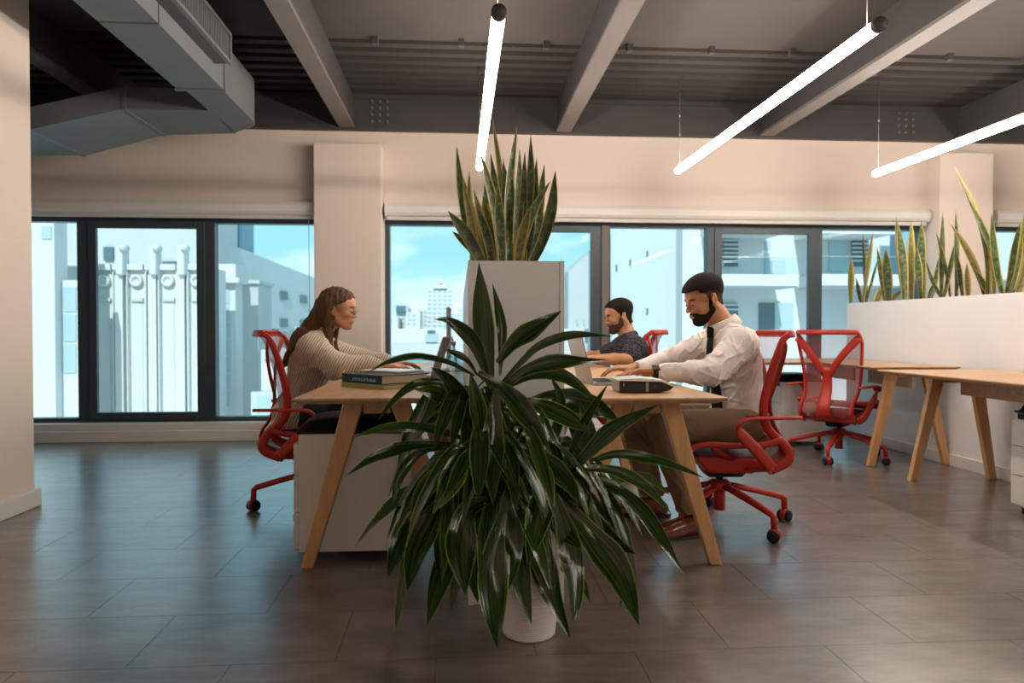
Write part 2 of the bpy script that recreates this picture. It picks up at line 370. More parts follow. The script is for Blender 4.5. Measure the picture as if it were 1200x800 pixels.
# left wall next to camera
struct(MB().b2((-2.58, -3.1, 0), (-2.395, 4.27, 3.12)).build('wall_left', wall_m))
struct(MB().b2((-2.60, -3.1, 0), (-2.365, 4.29, 0.10)).build('baseboard_left', trim_m, bevel=0.008))
struct(MB().b2((-6.6, 3.0, 0), (-6.4, 7.0, 3.3)).build('wall_alcove', wall_m))
struct(MB().b2((-6.6, 2.9, 0), (-2.6, 3.05, 3.3)).build('wall_alcove_end', wall_m))
struct(MB().b2((8.1, -3.2, 0), (8.3, 7.0, 3.3)).build('wall_right', wall_m))
struct(MB().b2((-6.6, -3.3, 0), (8.3, -3.1, 3.3)).build('wall_front', wall_m))
# windows
def window(n, x0, x1, bars, sashes):
    """bars: (xa, xb, y, z0, z1)"""
    w = struct(MB().b2((x0, 6.76, 0.155), (x1, 6.86, 0.20)).b2((x0, 6.76, 1.955), (x1, 6.86, 2.01)).b2((x0, 6.76, 0.2), (x0 + 0.045, 6.86, 1.955)).b2((x1 - 0.03, 6.76, 0.2), (x1, 6.86, 1.955)).build('window_%d' % n, dark_frame, bevel=0.004))
    for a, b in bars: MB().b2((a, 6.745, 0.2), (b, 6.85, 1.96)).build('mullion', dark_frame, w, bevel=0.004)
    for a, b in sashes:   # raised sliding sash frame
        t = 0.07
        m = MB(); m.b2((a, 6.735, 0.19), (a + t, 6.775, 1.96)).b2((b - t, 6.735, 0.19), (b, 6.775, 1.96)).b2((a + t, 6.735, 0.19), (b - t, 6.775, 0.19 + 0.06)).b2((a + t, 6.735, 1.90), (b - t, 6.775, 1.96))
        s_ = m.build('sash', dark_frame, w, bevel=0.003)
    xs = [x0 + 0.04] + [(a + b) / 2 for a, b in bars] + [x1 - 0.03]
    for a, b in zip(xs[:-1], xs[1:]): MB().b2((a, 6.80, 0.19), (b, 6.806, 1.97)).build('pane', pane_m, w)
    MB().b2((x0, WY + 0.02, 0.12), (x1, 6.76, 0.155)).build('sill', trim_m, w)
    return w
window(1, -5.6, -1.28, [(-3.40, -3.30), (-2.30, -2.20)], [(-3.30, -2.29)])
w2 = window(2, -0.68, 4.50, [(1.29, 1.42), (2.35, 2.42), (3.40, 3.48)], [(2.42, 3.41), (0.1, 1.30)])
MB().b2((1.335, 6.725, 0.19), (1.40, 6.75, 1.97)).build('lit_mullion_face', steel_m, w2)  # lighter strip paints the lit face of the dark mullion
window(3, 5.17, 7.6, [(6.3, 6.38)], [])
# roller blind cassettes
def blind(x0, x1, label):
    t = thing('roller_blind', label, 'blind', ((x0 + x1) / 2, 6.62, 2.02), 0, 'roller blinds over the windows')
    L = (x1 - x0) / 2
    MB().prism([(-L, 0.08, 0.0), (-L, 0.0, 0.0), (-L, -0.02, 0.03), (-L, -0.02, 0.08), (-L, 0.0, 0.115), (-L, 0.08, 0.125)], (2 * L, 0, 0)).build('cassette', trim_m, t, bevel=0.008)
    MB().b2((-L + 0.02, 0.02, -0.035), (L - 0.02, 0.045, 0.0)).build('bottom_rail', white_ped, t, bevel=0.004)
    MB().tube([(L - 0.05, 0.0, -0.02), (L - 0.05, 0.01, -0.9)], 0.003, 6).build('cord', trim_m, t)
blind(-5.6, -1.29, 'cream roller blind cassette above the window behind the woman')
blind(-0.67, 4.48, 'long cream roller blind cassette above the middle window')
blind(5.15, 7.6, 'cream roller blind cassette beyond the far right pier')

# air duct
dt = thing('air_duct', 'grey sheet metal air duct turning left along the wall under the ceiling', 'air duct', (-1.7, 5.0, 2.6))
def rel(b, name, mat, par, org=(-1.7, 5.0, 2.6), **k):
    b.v = [(x - org[0], y - org[1], z - org[2]) for x, y, z in b.v]; return b.build(name, mat, par, **k)
def loft(b, secs):   # secs: list of 4-pt rings
    vs = [p for s_ in secs for p in s_]; n = 4; fs = [(0, 1, 2, 3)[::-1], tuple(len(vs) - 4 + k for k in range(4))]
    for i in range(len(secs) - 1):
        for k in range(4): fs.append((i * 4 + k, i * 4 + (k + 1) % 4, (i + 1) * 4 + (k + 1) % 4, (i + 1) * 4 + k))
    return b.add(vs, fs)
rel(MB().b2((-1.83, 4.99, 2.60), (-1.58, 5.76, 2.93)), 'duct_section', duct_m, dt)
rel(MB().prism([(-1.83, 5.76, 2.60), (-1.58, 5.76, 2.60), (-1.60, 5.86, 2.60), (-1.66, 5.95, 2.60), (-1.83, 6.10, 2.60)], (0, 0, 0.33)), 'duct_elbow', duct_m, dt)
for k, (ya, yb) in enumerate(((3.93, 4.97), (2.9, 3.915), (1.7, 2.89), (0.3, 1.69))):
    rel(MB().b2((-1.86, ya, 2.585), (-1.555, yb, 2.95)), 'duct_sleeve', duct_m, dt, bevel=0.004)
rel(MB().b2((-1.87, 4.96, 2.578), (-1.545, 4.995, 2.957)), 'duct_flange', duct_m, dt)
rel(loft(MB(), [[(-1.82, 5.50, 2.6), (-1.82, 6.12, 2.6), (-1.82, 6.12, 2.76), (-1.82, 5.50, 2.76)], [(-2.42, 5.50, 2.6), (-2.42, 6.22, 2.6), (-2.42, 6.22, 2.76), (-2.42, 5.50, 2.76)]]), 'branch_section', duct_m, dt)
rel(loft(MB(), [[(-2.44, 5.50, 2.6), (-2.44, 6.22, 2.6), (-2.44, 6.22, 2.76), (-2.44, 5.50, 2.76)], [(-3.06, 5.44, 2.42), (-3.06, 6.22, 2.42), (-3.06, 6.22, 2.58), (-3.06, 5.44, 2.58)]]), 'branch_section', duct_m, dt)
rel(MB().b2((-5.2, 5.44, 2.42), (-3.07, 6.22, 2.58)), 'branch_section', duct_m, dt)
rel(MB().b2((-2.445, 5.49, 2.592), (-2.415, 6.225, 2.768)), 'duct_flange', duct_m, dt)
rel(MB().b2((-3.085, 5.43, 2.412), (-3.055, 6.225, 2.588)), 'duct_flange', duct_m, dt)
rel(MB().tube([(-1.55, 4.70, 2.95), (-1.55, 4.70, 3.1)], 0.008, 6), 'hanger_rod', duct_d, dt)
rel(MB().tube([(-1.88, 2.5, 2.95), (-1.88, 2.5, 3.1)], 0.008, 6), 'hanger_rod', duct_d, dt)
# grille box on its flank
gb = rel(MB().b2((-1.555, 2.6, 2.69), (-1.475, 4.78, 2.885)), 'grille_box', duct_d, dt)
rel(MB().b2((-1.475, 2.6, 2.69), (-1.45, 4.80, 2.71)).b2((-1.475, 2.6, 2.87), (-1.45, 4.80, 2.89)).b2((-1.475, 4.775, 2.71), (-1.45, 4.80, 2.87)), 'grille_frame', duct_m, gb)
for k in range(92):
    yy = 2.65 + k * 0.023
    if yy < 4.76: rel(MB().b2((-1.472, yy, 2.71), (-1.455, yy + 0.008, 2.87)), 'slat', duct_m, gb)

# ================================================================== LIGHT TUBES
def tube_light(x, y0, y1, label, z=2.3, group='hanging tube lights'):
    L = y1 - y0
    t = thing('tube_light', label, 'light', (x, y0, z), 0, group)
    r = 0.0285
    MB().tube([(0, 0.02, 0), (0, L - 0.02, 0), (0, L - 0.008, 0), (0, L, 0)], [r, r, r * 0.8, r * 0.3], 20).build('tube', tube_m, t)
    MB().tube([(0, -0.012, 0), (0, 0.02, 0)], r * 1.12, 20).build('end_cap', duct_d, t)
    for yy in (0.1, L - 0.06):
        w = MB().tube([(0, yy, 0.02), (0, yy, 3.10 - z)], 0.0022, 6).build('wire', wire_m, t)
    MB().tube([(0, L - 0.06, 0.42), (0, L - 0.06, 0.46)], 0.006, 8).build('wire_gripper', wire_m, t)
for x, l in ((0.165, 'glowing tube light hanging over the tall snake plant'), (1.795, 'glowing tube light hanging over the man in the white shirt'), (3.48, 'glowing tube light hanging over the row of snake plants, running out of the frame')):
    tube_light(x, 3.0, 5.88, l)
for x, q in ((0.165, 'out of view behind the camera over the aisle'), (3.48, 'out of view behind the camera over the partition'), (5.2, 'out of view behind the camera by the right wall')):
    tube_light(x, -1.0 if x > 1 else -2.8, 1.8 if x > 1 else -0.6, 'added fill tube light ' + q, group='tube lights behind the camera')  # unseen tubes added as fill for the foreground and right side
tube_light(5.2, 3.0, 5.88, 'glowing tube light far beyond the right frame edge', group='tube lights behind the camera')

# ================================================================== DESKS
def trestle(par, xc, y, ztop, half, spread, wd=0.085, th=0.04, mat=None):
    spread = spread if isinstance(spread, tuple) else (spread, spread)
    """A-frame in the X-Z plane: two flaring legs and an apron"""
    for s in (-1, 1):
        xt, xb = xc + s * (half - wd * 0.5), xc + s * spread[(s + 1) // 2]
        MB().prism([(xt - wd / 2, y, ztop), (xt + wd / 2, y, ztop), (xb + 0.026, y, 0), (xb - 0.026, y, 0)], (0, th, 0)).build('leg', mat or wood_leg, par, bevel=0.006)
    a = half - wd * 0.95
    MB().b2((xc - a, y + 0.002, ztop - 0.058), (xc + a, y + th - 0.002, ztop)).build('apron', wood_edge, par, bevel=0.003)
DZ = 0.73
def desk(label, x0, x1, y0, y1, tx, half=0.165, spread=0.31, inset=0.2, trestles=(0, 1), round_side=0):
    t = thing('office_desk', label, 'desk', ((x0 + x1) / 2, (y0 + y1) / 2, 0), 0, 'oak office desks')
    ox, oy = (x0 + x1) / 2, (y0 + y1) / 2
    X0, X1, Y0, Y1 = x0 - ox, x1 - ox, y0 - oy, y1 - oy
    b = MB()   # top with undercut edges
    u = 0.035
    P = [(X0, Y0), (X1, Y0), (X1, Y1), (X0, Y1)]; Q = [(X0 + u, Y0 + u), (X1 - u, Y0 + u), (X1 - u, Y1 - u), (X0 + u, Y1 - u)]
    vs = [(x, y, DZ) for x, y in P] + [(x, y, DZ - 0.009) for x, y in P] + [(x, y, DZ - 0.026) for x, y in Q]
    fs = [(0, 1, 2, 3), (11, 10, 9, 8)] + [(k, 4 + k, 4 + (k + 1) % 4, (k + 1) % 4) for k in range(4)] + [(4 + k, 8 + k, 8 + (k + 1) % 4, 4 + (k + 1) % 4) for k in range(4)]
    b.add(vs, fs).build('desktop', wood_top, t, bevel=0.003)
    c = tx - ox
    if 0 in trestles: trestle(t, c, Y0 + inset, DZ - 0.026, half, spread)
    if 1 in trestles: trestle(t, c, Y1 - inset - 0.04, DZ - 0.026, half, spread)
    MB().b2((c - 0.02, Y0 + inset + 0.04, DZ - 0.078), (c + 0.02, Y1 - inset - 0.04, DZ - 0.03)).build('rail', wood_edge, t, bevel=0.003)
    if x0 > 2: MB().b2((X1 - 0.30, Y0 + 0.10, DZ - 0.16), (X1 - 0.275, Y1 - 0.10, DZ - 0.028)).build('modesty_board', wood_edge, t, bevel=0.002)
    return t
desk('oak desk with flared legs and the two books on it, woman seated at it', -0.645, 0.028, 2.86, 4.42, -0.345, half=0.135, spread=(0.29, 0.33))
desk('oak desk with flared legs where the man in the white shirt works', 0.385, 1.056, 2.78, 4.38, 0.785, half=0.135, spread=(0.35, 0.30))
desk('oak desk behind the first one, beyond the seated woman', -0.645, 0.028, 4.43, 6.0, -0.33)
desk('oak desk where the man in the dark patterned shirt works', 0.385, 1.056, 4.39, 5.96, 0.79)
desk('empty oak desk along the white partition, running out of the frame', 2.755, 3.56, 2.95, 4.60, 3.27, half=0.17, spread=(0.30, 0.25), inset=0.03)
desk('empty oak desk along the white partition behind the empty red chair', 2.93, 3.575, 4.93, 5.70, 3.28, half=0.17, spread=0.29, inset=0.12, trestles=(0,))
desk('oak desk along the window behind the empty red chair, over a white pedestal', 2.15, 3.575, 5.72, 6.48, 2.45, half=0.15, spread=0.25, inset=0.1, trestles=(1,))
# ================================================================== PLANTER PARTITIONS
def planter(label, x0, x1, y0, y1, top, plinth=0.0):
    t = thing('planter_partition', label, 'planter', ((x0 + x1) / 2, y0, 0), 0, 'white planter partitions')
    ox = (x0 + x1) / 2; a, b_ = x0 - ox, x1 - ox; L = y1 - y0
    n = max(1, round(L / 1.2))
    MB().b2((a, 0, 0.0), (a + 0.018, L, top)).build('side_panel', white_m, t, bevel=0.002)
    MB().b2((b_ - 0.018, 0, 0.0), (b_, L, top)).build('side_panel', white_m, t, bevel=0.002)
    MB().b2((a + 0.0181, 0.002, 0.11), (b_ - 0.0181, 0.02, top - 0.001)).build('end_panel', white_m, t, bevel=0.002)
    MB().b2((a + 0.0181, 0.006, 0.0), (b_ - 0.0181, 0.02, 0.107)).build('plinth', white_m, t, bevel=0.002)
    MB().b2((a + 0.0181, L - 0.02, 0), (b_ - 0.0181, L - 0.001, top - 0.001)).build('end_panel', white_m, t, bevel=0.002)
    MB().b2((a + 0.018, 0.02, top - 0.10), (b_ - 0.018, L - 0.02, top - 0.06)).build('soil', soil, t)
    if plinth: MB().b2((a - 0.014, -0.014, 0), (a - 0.0005, L, plinth)).build('skirting', trim_m, t, bevel=0.004)
    return t
PT = 1.246
planter('tall white planter box standing between the two front desks', 0.032, 0.381, 2.61, 6.0, PT)
planter('long white partition planter holding snake plants in front of the right window', 3.595, 3.95, 1.6, 6.50, 1.235, plinth=0.085)
# ================================================================== PEDESTALS
def pedestal(label, x0, y0, w, d, face, rz=0):
    # drawers on the face side (-1: towards -X)
    t = thing('drawer_pedestal', label, 'cabinet', (x0 + w / 2, y0 + d / 2, 0), 0, 'white drawer pedestals with black cushions')
    a, c = w / 2, d / 2; H = 0.545
    MB().b2((-a + 0.022, -c, 0.035), (a, c, H)).build('body', white_ped, t, bevel=0.004)
    for z0, z1 in ((0.05, 0.205), (0.21, 0.365), (0.37, 0.505)):
        dr = MB().b2((-a, -c + 0.004, z0), (-a + 0.0215, c - 0.004, z1)).build('drawer', white_ped, t, bevel=0.002)
        MB().b2((-a - 0.004, -0.06, z1 - 0.02), (-a - 0.0002, 0.06, z1 - 0.01)).build('handle', silver, dr)
    MB().b2((-a + 0.021, -c + 0.02, 0.51), (-a + 0.0219, c - 0.02, 0.54)).build('top_gap', plastic_b, t)
    for sx_ in (-1, 1):
        for sy_ in (-1, 1): MB().lathe([(0.018, 0), (0.018, 0.035)], (sx_ * (a - 0.05), sy_ * (c - 0.05), 0), 10).build('foot', plastic_b, t)
    b = MB(); rows = []
    n = 12
    for i in range(n + 1):
        r = []
        for j in range(n + 1):
            u, v = i / n * 2 - 1, j / n * 2 - 1
            h = (1 - abs(u) ** 5) * (1 - abs(v) ** 5)
            r.append((u * (a - 0.004) * (1 - 0.03 * (1 - h)), v * (c - 0.004) * (1 - 0.03 * (1 - h)), H + 0.012 + 0.055 * h ** 0.4))
        rows.append(r)
    b.grid(rows)
    rim = [rows[0][j] for j in range(n + 1)] + [rows[i][n] for i in range(1, n + 1)] + [rows[n][j] for j in range(n - 1, -1, -1)] + [rows[i][0] for i in range(n - 1, 0, -1)]
    b.grid([rim + [rim[0]], [(x, y, H) for x, y, z in rim + [rim[0]]]])
    b.build('cushion', leather, t)
    return t
pedestal('white drawer pedestal with a black cushion top under the left front desk', -0.712, 3.17, 0.508, 0.42, -1)
pedestal('white drawer pedestal with black top under the desk behind the empty red chair', 2.72, 6.0, 0.42, 0.45, -1)
pedestal('white drawer pedestal with black cushion cut off by the right frame edge', 3.01, 3.33, 0.42, 0.42, -1)
# ================================================================== CHAIR
def spline_profile(pts, n=6): return arc([(p[0], 0, p[1]) for p in pts], n)
def make_chair():
    t = thing('task_chair', 'x', 'chair')
    prof = spline_profile([(-0.335, 0.975), (-0.290, 0.93), (-0.243, 0.78), (-0.215, 0.62), (-0.240, 0.50), (-0.285, 0.43), (-0.275, 0.355), (-0.19, 0.315)], 5)
    def W(z):   # half width of back by height
        return 0.185 + 0.05 * min(1, max(0, (z - 0.45) / 0.45)) - 0.02 * max(0, (z - 0.9) / 0.1)
    def P(p, u):  # u -1..1 across, sides wrap forward
        return Vector((p.x - 0.02 + 0.085 * abs(u) ** 2.0 * min(1, max(0.25, (p.z - 0.33) / 0.2)), u * W(p.z), p.z))
    for s in (-1, 1):
        pts = [P(p, s) for p in prof]
        MB().bar(pts, 0.042, 0.020, (1, 0, 0.15), ws=[0.028 + 0.028 * (i / len(pts)) for i in range(len(pts))]).build('back_post', red_m, t)
    top = [P(prof[0], u / 8) + Vector((0, 0, 0.0)) for u in range(-8, 9)]
    MB().bar(top, 0.036, 0.014, (0.35, 0, 1)).build('top_rail', red_m, t)
    # Y-shaped spine behind the mesh
    up = [p for i, p in enumerate(prof) if p.z > 0.44 and (i == 0 or prof[i - 1].z >= p.z)]
    def at_z(z):
        for p, q in zip(up[:-1], up[1:]):
            if p.z >= z >= q.z: return p.lerp(q, (p.z - z) / max(1e-6, p.z - q.z))
        return up[-1] if z < up[-1].z else up[0]
    back = Vector((-0.016, 0, 0))
    for s in (-1, 1):
        pts = [P(at_z(0.935 - 0.275 * q), s * (0.99 - 0.91 * q ** 0.85)) + back for q in [i / 11 for i in range(12)]]
        sides = []
        for i in range(12):
            T = pts[min(i + 1, 11)] - pts[max(i - 1, 0)]; sides.append(T.cross(Vector((1, 0, 0))).normalized())
        MB().bar(pts, 0.05, 0.013, sides, ws=[0.058 - 0.012 * i / 11 for i in range(12)]).build('back_strut', red_m, t)
    k2 = [at_z(0.71 - 0.27 * i / 8) for i in range(9)] + [p for p in prof[len(prof) // 2:] if p.z < 0.43]
    MB().bar([P(p, 0) + back for p in k2], 0.075, 0.014, (0, 1, 0), ws=[0.062 + 0.07 * i / len(k2) for i in range(len(k2))]).build('spine', red_m, t)
    bottom = [P(prof[-1], u / 8) for u in range(-8, 9)]
    MB().bar(bottom, 0.05, 0.02, (1, 0, 0)).build('bottom_rail', red_m, t)
    rows = [[P(p, u / 6) * 1.0 + Vector((0.004, 0, 0)) for u in range(-6, 7)] for p in prof]
    MB().grid(rows).build('mesh_back', net_m, t)
    # seat
    sp = spline_profile([(-0.235, 0.455), (-0.15, 0.43), (0.0, 0.425), (0.12, 0.432), (0.19, 0.42), (0.225, 0.385)], 4)
    def S(p, u): return Vector((p.x, u * 0.225, p.z + 0.012 * abs(u) ** 3))
    for s in (-1, 1):
        MB().bar([S(p, s) for p in sp], 0.022, 0.028, (0, 1, 0)).build('seat_rail', red_m, t)
    MB().bar([S(sp[-1], u / 6) for u in range(-6, 7)], 0.03, 0.018, (0, 0, 1)).build('seat_front', red_m, t)
    MB().grid([[S(p, u / 6) for u in range(-6, 7)] for p in sp]).build('seat_mesh', seat_net, t, solid=0.008)
    # under-seat shell and mechanism
    MB().prism([(-0.20, -0.15, 0.33), (-0.12, -0.15, 0.285), (0.10, -0.15, 0.29), (0.16, -0.15, 0.36), (0.14, -0.15, 0.375), (-0.2, -0.15, 0.36)], (0, 0.30, 0)).build('seat_shell', red_m, t, bevel=0.012)
    MB().prism([(-0.10, -0.06, 0.25), (0.07, -0.06, 0.25), (0.10, -0.06, 0.29), (-0.14, -0.06, 0.29)], (0, 0.12, 0)).build('tilt_mechanism', plastic_b, t, bevel=0.01)
    for s in (-1, 1):
        MB().bar([(-0.02, s * 0.14, 0.35), (0.06, s * 0.19, 0.40), (0.10, s * 0.222, 0.425)], 0.03, 0.014, (1, 0, 0)).build('seat_bracket', red_m, t)
        # arm: pad then loop down and back
        ap = arc([(-0.315, s * 0.255, 0.575), (-0.15, s * 0.275, 0.575), (-0.045, s * 0.278, 0.572), (-0.005, s * 0.276, 0.545), (-0.02, s * 0.27, 0.50), (-0.10, s * 0.255, 0.42), (-0.17, s * 0.235, 0.345), (-0.20, s * 0.20, 0.315)], 5)
        n = len(ap)
        MB().bar(ap, 0.05, 0.016, [Vector((0, 1, 0)).lerp(Vector((0.8, 0.3 * s, -0.6)), max(0, min(1, (i / n - 0.38) / 0.22))) for i in range(n)], ws=[0.030 + 0.035 * min(1, i / (n * 0.35)) if i < n * 0.35 else 0.058 for i in range(n)]).build('armrest', red_m, t)
        MB().bar([(-0.20, s * 0.215, 0.322), (-0.12, s * 0.17, 0.31), (-0.04, s * 0.06, 0.30)], 0.05, 0.024, (1, 0, 0)).build('arm_bracket', red_m, t)
    MB().tube([(0, 0, 0.075), (0, 0, 0.205)], 0.029, 18).build('base_column', red_m, t)
    MB().tube([(0, 0, 0.205), (0, 0, 0.26)], 0.017, 14).build('gas_lift', plastic_b, t)
    MB().lathe([(0.03, 0.17), (0.055, 0.185), (0.06, 0.215), (0.035, 0.232)], (0, 0, 0), 20).build('hub', red_m, t)
    for k in range(5):
        a = R(44 + 72 * k); c, s_ = math.cos(a), math.sin(a)
        pts = [(0.03 * c, 0.03 * s_, 0.205), (0.12 * c, 0.12 * s_, 0.185), (0.27 * c, 0.27 * s_, 0.148), (0.345 * c, 0.345 * s_, 0.128), (0.36 * c, 0.36 * s_, 0.115), (0.362 * c, 0.362 * s_, 0.06)]
        ar = MB().bar(pts, 0.045, 0.030, (-s_, c, 0), ws=[0.052, 0.048, 0.036, 0.030, 0.026, 0.020]).build('base_arm', red_m, t)
        cs = Matrix.Rotation(a + R(35), 3, 'Z') @ Matrix.Rotation(R(90), 3, 'X')
        w = MB()
        for off in (-0.022, 0.022):
            w.lathe([(0.010, -0.009), (0.026, -0.009), (0.0295, -0.004), (0.0295, 0.004), (0.026, 0.009), (0.010, 0.009)], Vector((0.362 * c, 0.362 * s_, 0.0295)) + cs @ Vector((0, 0, off)), 16, axis=cs)
        w.build('caster', plastic_b, ar)
        MB().lathe([(0.008, -0.013), (0.031, -0.013), (0.031, 0.013), (0.008, 0.013)], Vector((0.362 * c, 0.362 * s_, 0.034)), 14, axis=cs).build('caster_hood', red_m, ar)
    return t
ch = make_chair()
GR = 'red mesh office chairs'
ch.location = (1.33, 3.62, 0); ch.rotation_euler = (0, 0, R(180 - 3))
ch['label'] = 'red mesh office chair the man in the white shirt sits on'; ch['group'] = GR
dup(ch, (-0.775, 4.14, 0), R(4), 'red mesh office chair behind the seated woman', GR)
dup(ch, (2.93, 5.40, 0), R(42), 'empty red mesh office chair pushed to the desk by the partition', GR)
dup(ch, (1.20, 5.38, 0), R(157), 'red mesh office chair behind the man in the dark patterned shirt', GR)

# ================================================================== THINGS ON DESKS
def oriented(label, name, cat, loc, rz, group=None): return thing(name, label, cat, loc, rz, group)
def book(name_label, loc, rz, L, D, T, cover, spine_m, group='books on the left desk'):
    # spine along local x at y=0 (towards -y), pages behind
    t = thing('book', name_label, 'book', loc, rz, group)
    c = 0.003
    MB().b2((0, 0, 0), (L, D, c)).b2((0, 0, T - c), (L, D, T)).build('cover', cover, t)
    MB().b2((0, -0.002, 0), (L, 0.0, T)).build('spine', spine_m, t, bevel=0.001)
    MB().b2((0.004, 0.001, c), (L - 0.004, D - 0.005, T - c)).build('pages', paper_m, t)
    return t
def spine_print():
    m = pbr('navy_spine', (0.015, 0.03, 0.06), 0.5, spec=0.15); nt = m.node_tree; b = nt.nodes['Principled BSDF']
    t = N(nt, 'ShaderNodeTexCoord'); mp = N(nt, 'ShaderNodeMapping'); mp.inputs['Scale'].default_value = (150, 1, 60); nt.links.new(t.outputs['Object'], mp.inputs[0])
    n = N(nt, 'ShaderNodeTexNoise'); n.inputs['Scale'].default_value = 1; nt.links.new(mp.outputs[0], n.inputs[0])
    sp = N(nt, 'ShaderNodeSeparateXYZ'); nt.links.new(t.outputs['Object'], sp.inputs[0])
    def band(sock, lo, hi):
        a = N(nt, 'ShaderNodeMath', operation='GREATER_THAN'); a.inputs[1].default_value = lo; nt.links.new(sock, a.inputs[0])
        c = N(nt, 'ShaderNodeMath', operation='LESS_THAN'); c.inputs[1].default_value = hi; nt.links.new(sock, c.inputs[0])
        d = N(nt, 'ShaderNodeMath', operation='MULTIPLY'); nt.links.new(a.outputs[0], d.inputs[0]); nt.links.new(c.outputs[0], d.inputs[1]); return d
    bz = band(sp.outputs[2], 0.010, 0.024); bx = band(sp.outputs[0], 0.08, 0.26)
    g = N(nt, 'ShaderNodeMath', operation='MULTIPLY'); nt.links.new(bz.outputs[0], g.inputs[0]); nt.links.new(bx.outputs[0], g.inputs[1])
    st = N(nt, 'ShaderNodeMath', operation='GREATER_THAN'); st.inputs[1].default_value = 0.47; nt.links.new(n.outputs[0], st.inputs[0])
    g2 = N(nt, 'ShaderNodeMath', operation='MULTIPLY'); nt.links.new(g.outputs[0], g2.inputs[0]); nt.links.new(st.outputs[0], g2.inputs[1])
    mxx = N(nt, 'ShaderNodeMixRGB'); mxx.inputs[1].default_value = (0.015, 0.035, 0.065, 1); mxx.inputs[2].default_value = (0.22, 0.36, 0.46, 1)
    nt.links.new(g2.outputs[0], mxx.inputs[0]); nt.links.new(mxx.outputs[0], b.inputs['Base Color']); return m
navy = spine_print(); cov_d = pbr('dark_cover', (0.03, 0.026, 0.026), 0.45, spec=0.25); cov_y = pbr('olive_cover', (0.28, 0.27, 0.05), 0.5)
bz = math.atan2(3.24 - 3.47, -0.33 + 0.55)
book('olive yellow book lying at the bottom of the stack', (-0.55, 3.455, DZ), bz, 0.315, 0.25, 0.021, cov_y, cov_y)
book('thick navy spined book lying on top of the olive book', (-0.548, 3.462, DZ + 0.0215), bz, 0.30, 0.27, 0.040, cov_d, navy)
nb = thing('notebook', 'thin pale notebook lying open on top of the two books', 'notebook', (-0.47, 3.56, DZ + 0.062), bz + 0.12)
MB().b2((-0.02, 0.0, 0), (0.24, 0.18, 0.004)).build('cover', pbr('grey_card', (0.30, 0.32, 0.38), 0.6), nb)
MB().b2((-0.015, 0.004, 0.004), (0.235, 0.176, 0.010)).build('pages', white_m, nb)
def laptop(label, loc, rz, lean=12, w=0.325, d=0.225, h=0.225, hinge_front=False):
    # hinge at local x=0, keyboard extends +x, width along y
    t = thing('laptop', label, 'laptop', loc, rz, 'open laptops')
    MB().b2((0, -w / 2, 0), (d, w / 2, 0.013)).build('base', silver, t, bevel=0.003)
    kb = MB().b2((0.03, -w / 2 + 0.02, 0.0131), (0.135, w / 2 - 0.02, 0.0138)).build('keyboard', key_m, t)
    for i in range(5):
        m = MB()
        for j in range(13): m.b2((0.032 + i * 0.021, -w / 2 + 0.024 + j * 0.0215, 0.0138), (0.049 + i * 0.021, -w / 2 + 0.042 + j * 0.0215, 0.0148))
        m.build('key_row', plastic_b, kb)
    MB().b2((0.145, -0.055, 0.0131), (0.215, 0.055, 0.0135)).build('trackpad', silver, t)
    M = Matrix.Rotation(R(-lean), 3, 'Y')
    ld = MB().box(M @ Vector((0.0, 0, h / 2 + 0.006)) + Vector((0, 0, 0.006)), (0.007, w, h), M).build('lid', silver, t, bevel=0.003)
    MB().box(M @ Vector((0.0042, 0, h / 2 + 0.006)) + Vector((0, 0, 0.006)), (0.001, w - 0.016, h - 0.018), M).build('screen', screen_m, ld)
    return t
laptop('silver laptop open in front of the man in the white shirt', (0.625, 3.565, DZ), R(4), 14)
laptop('laptop open in front of the seated woman, screen towards her', (-0.14, 4.20, DZ), R(180 - 6), 18, w=0.34)
laptop('laptop open in front of the man in the dark patterned shirt', (0.60, 5.2, DZ), R(0), 14)
mo = thing('monitor', 'thin silver desktop monitor seen edge-on beside the tall planter', 'monitor', (-0.065, 4.70, DZ), R(180))
MB().box((0, 0, 0.005), (0.18, 0.22, 0.01)).build('foot', silver, mo, bevel=0.004)
MB().bar([(-0.05, 0, 0.008), (-0.035, 0, 0.12), (-0.02, 0, 0.22)], 0.07, 0.014, (0, 1, 0)).build('stand', silver, mo)
MB().box((0.0, 0, 0.24), (0.022, 0.54, 0.33)).build('housing', silver, mo, bevel=0.008)
MB().box((0.0116, 0, 0.24), (0.001, 0.52, 0.31)).build('screen', screen_m, mo)
bt = thing('glass_bottle', 'clear glass bottle standing on the desk beside the tall planter', 'bottle', (-0.03, 3.62, DZ))
MB().lathe([(0.03, 0), (0.034, 0.006), (0.034, 0.11), (0.028, 0.135), (0.012, 0.16), (0.012, 0.185), (0.014, 0.19)], (0, 0, 0), 24).build('bottle_body', clear_m, bt)
MB().lathe([(0.0125, 0.188), (0.0135, 0.188), (0.0135, 0.205), (0.010, 0.208)], (0, 0, 0), 16).build('cap', silver, bt)
ca = thing('headset_case', 'black glossy case with a white lid lying by the man\'s sleeve', 'case', (0.79, 3.05, DZ), R(0))
blk = pbr('glossy_black', (0.016, 0.015, 0.015), 0.22); wht = pbr('white_gloss', (0.72, 0.70, 0.68), 0.3)
MB().prism([(-0.150, -0.055, 0.006), (-0.138, -0.055, 0.0), (0.06, -0.055, 0.0), (0.125, -0.055, 0.012), (0.142, -0.055, 0.025), (0.075, -0.055, 0.047), (-0.150, -0.055, 0.052)], (0, 0.16, 0)).build('case_body', blk, ca, bevel=0.006)
MB().prism([(-0.154, -0.06, 0.052), (0.07, -0.06, 0.047), (0.148, -0.06, 0.022), (0.085, -0.06, 0.055), (-0.04, -0.06, 0.064), (-0.154, -0.06, 0.058)], (0, 0.17, 0)).build('lid', wht, ca, bevel=0.002)
ca.scale = (0.80, 1, 1)
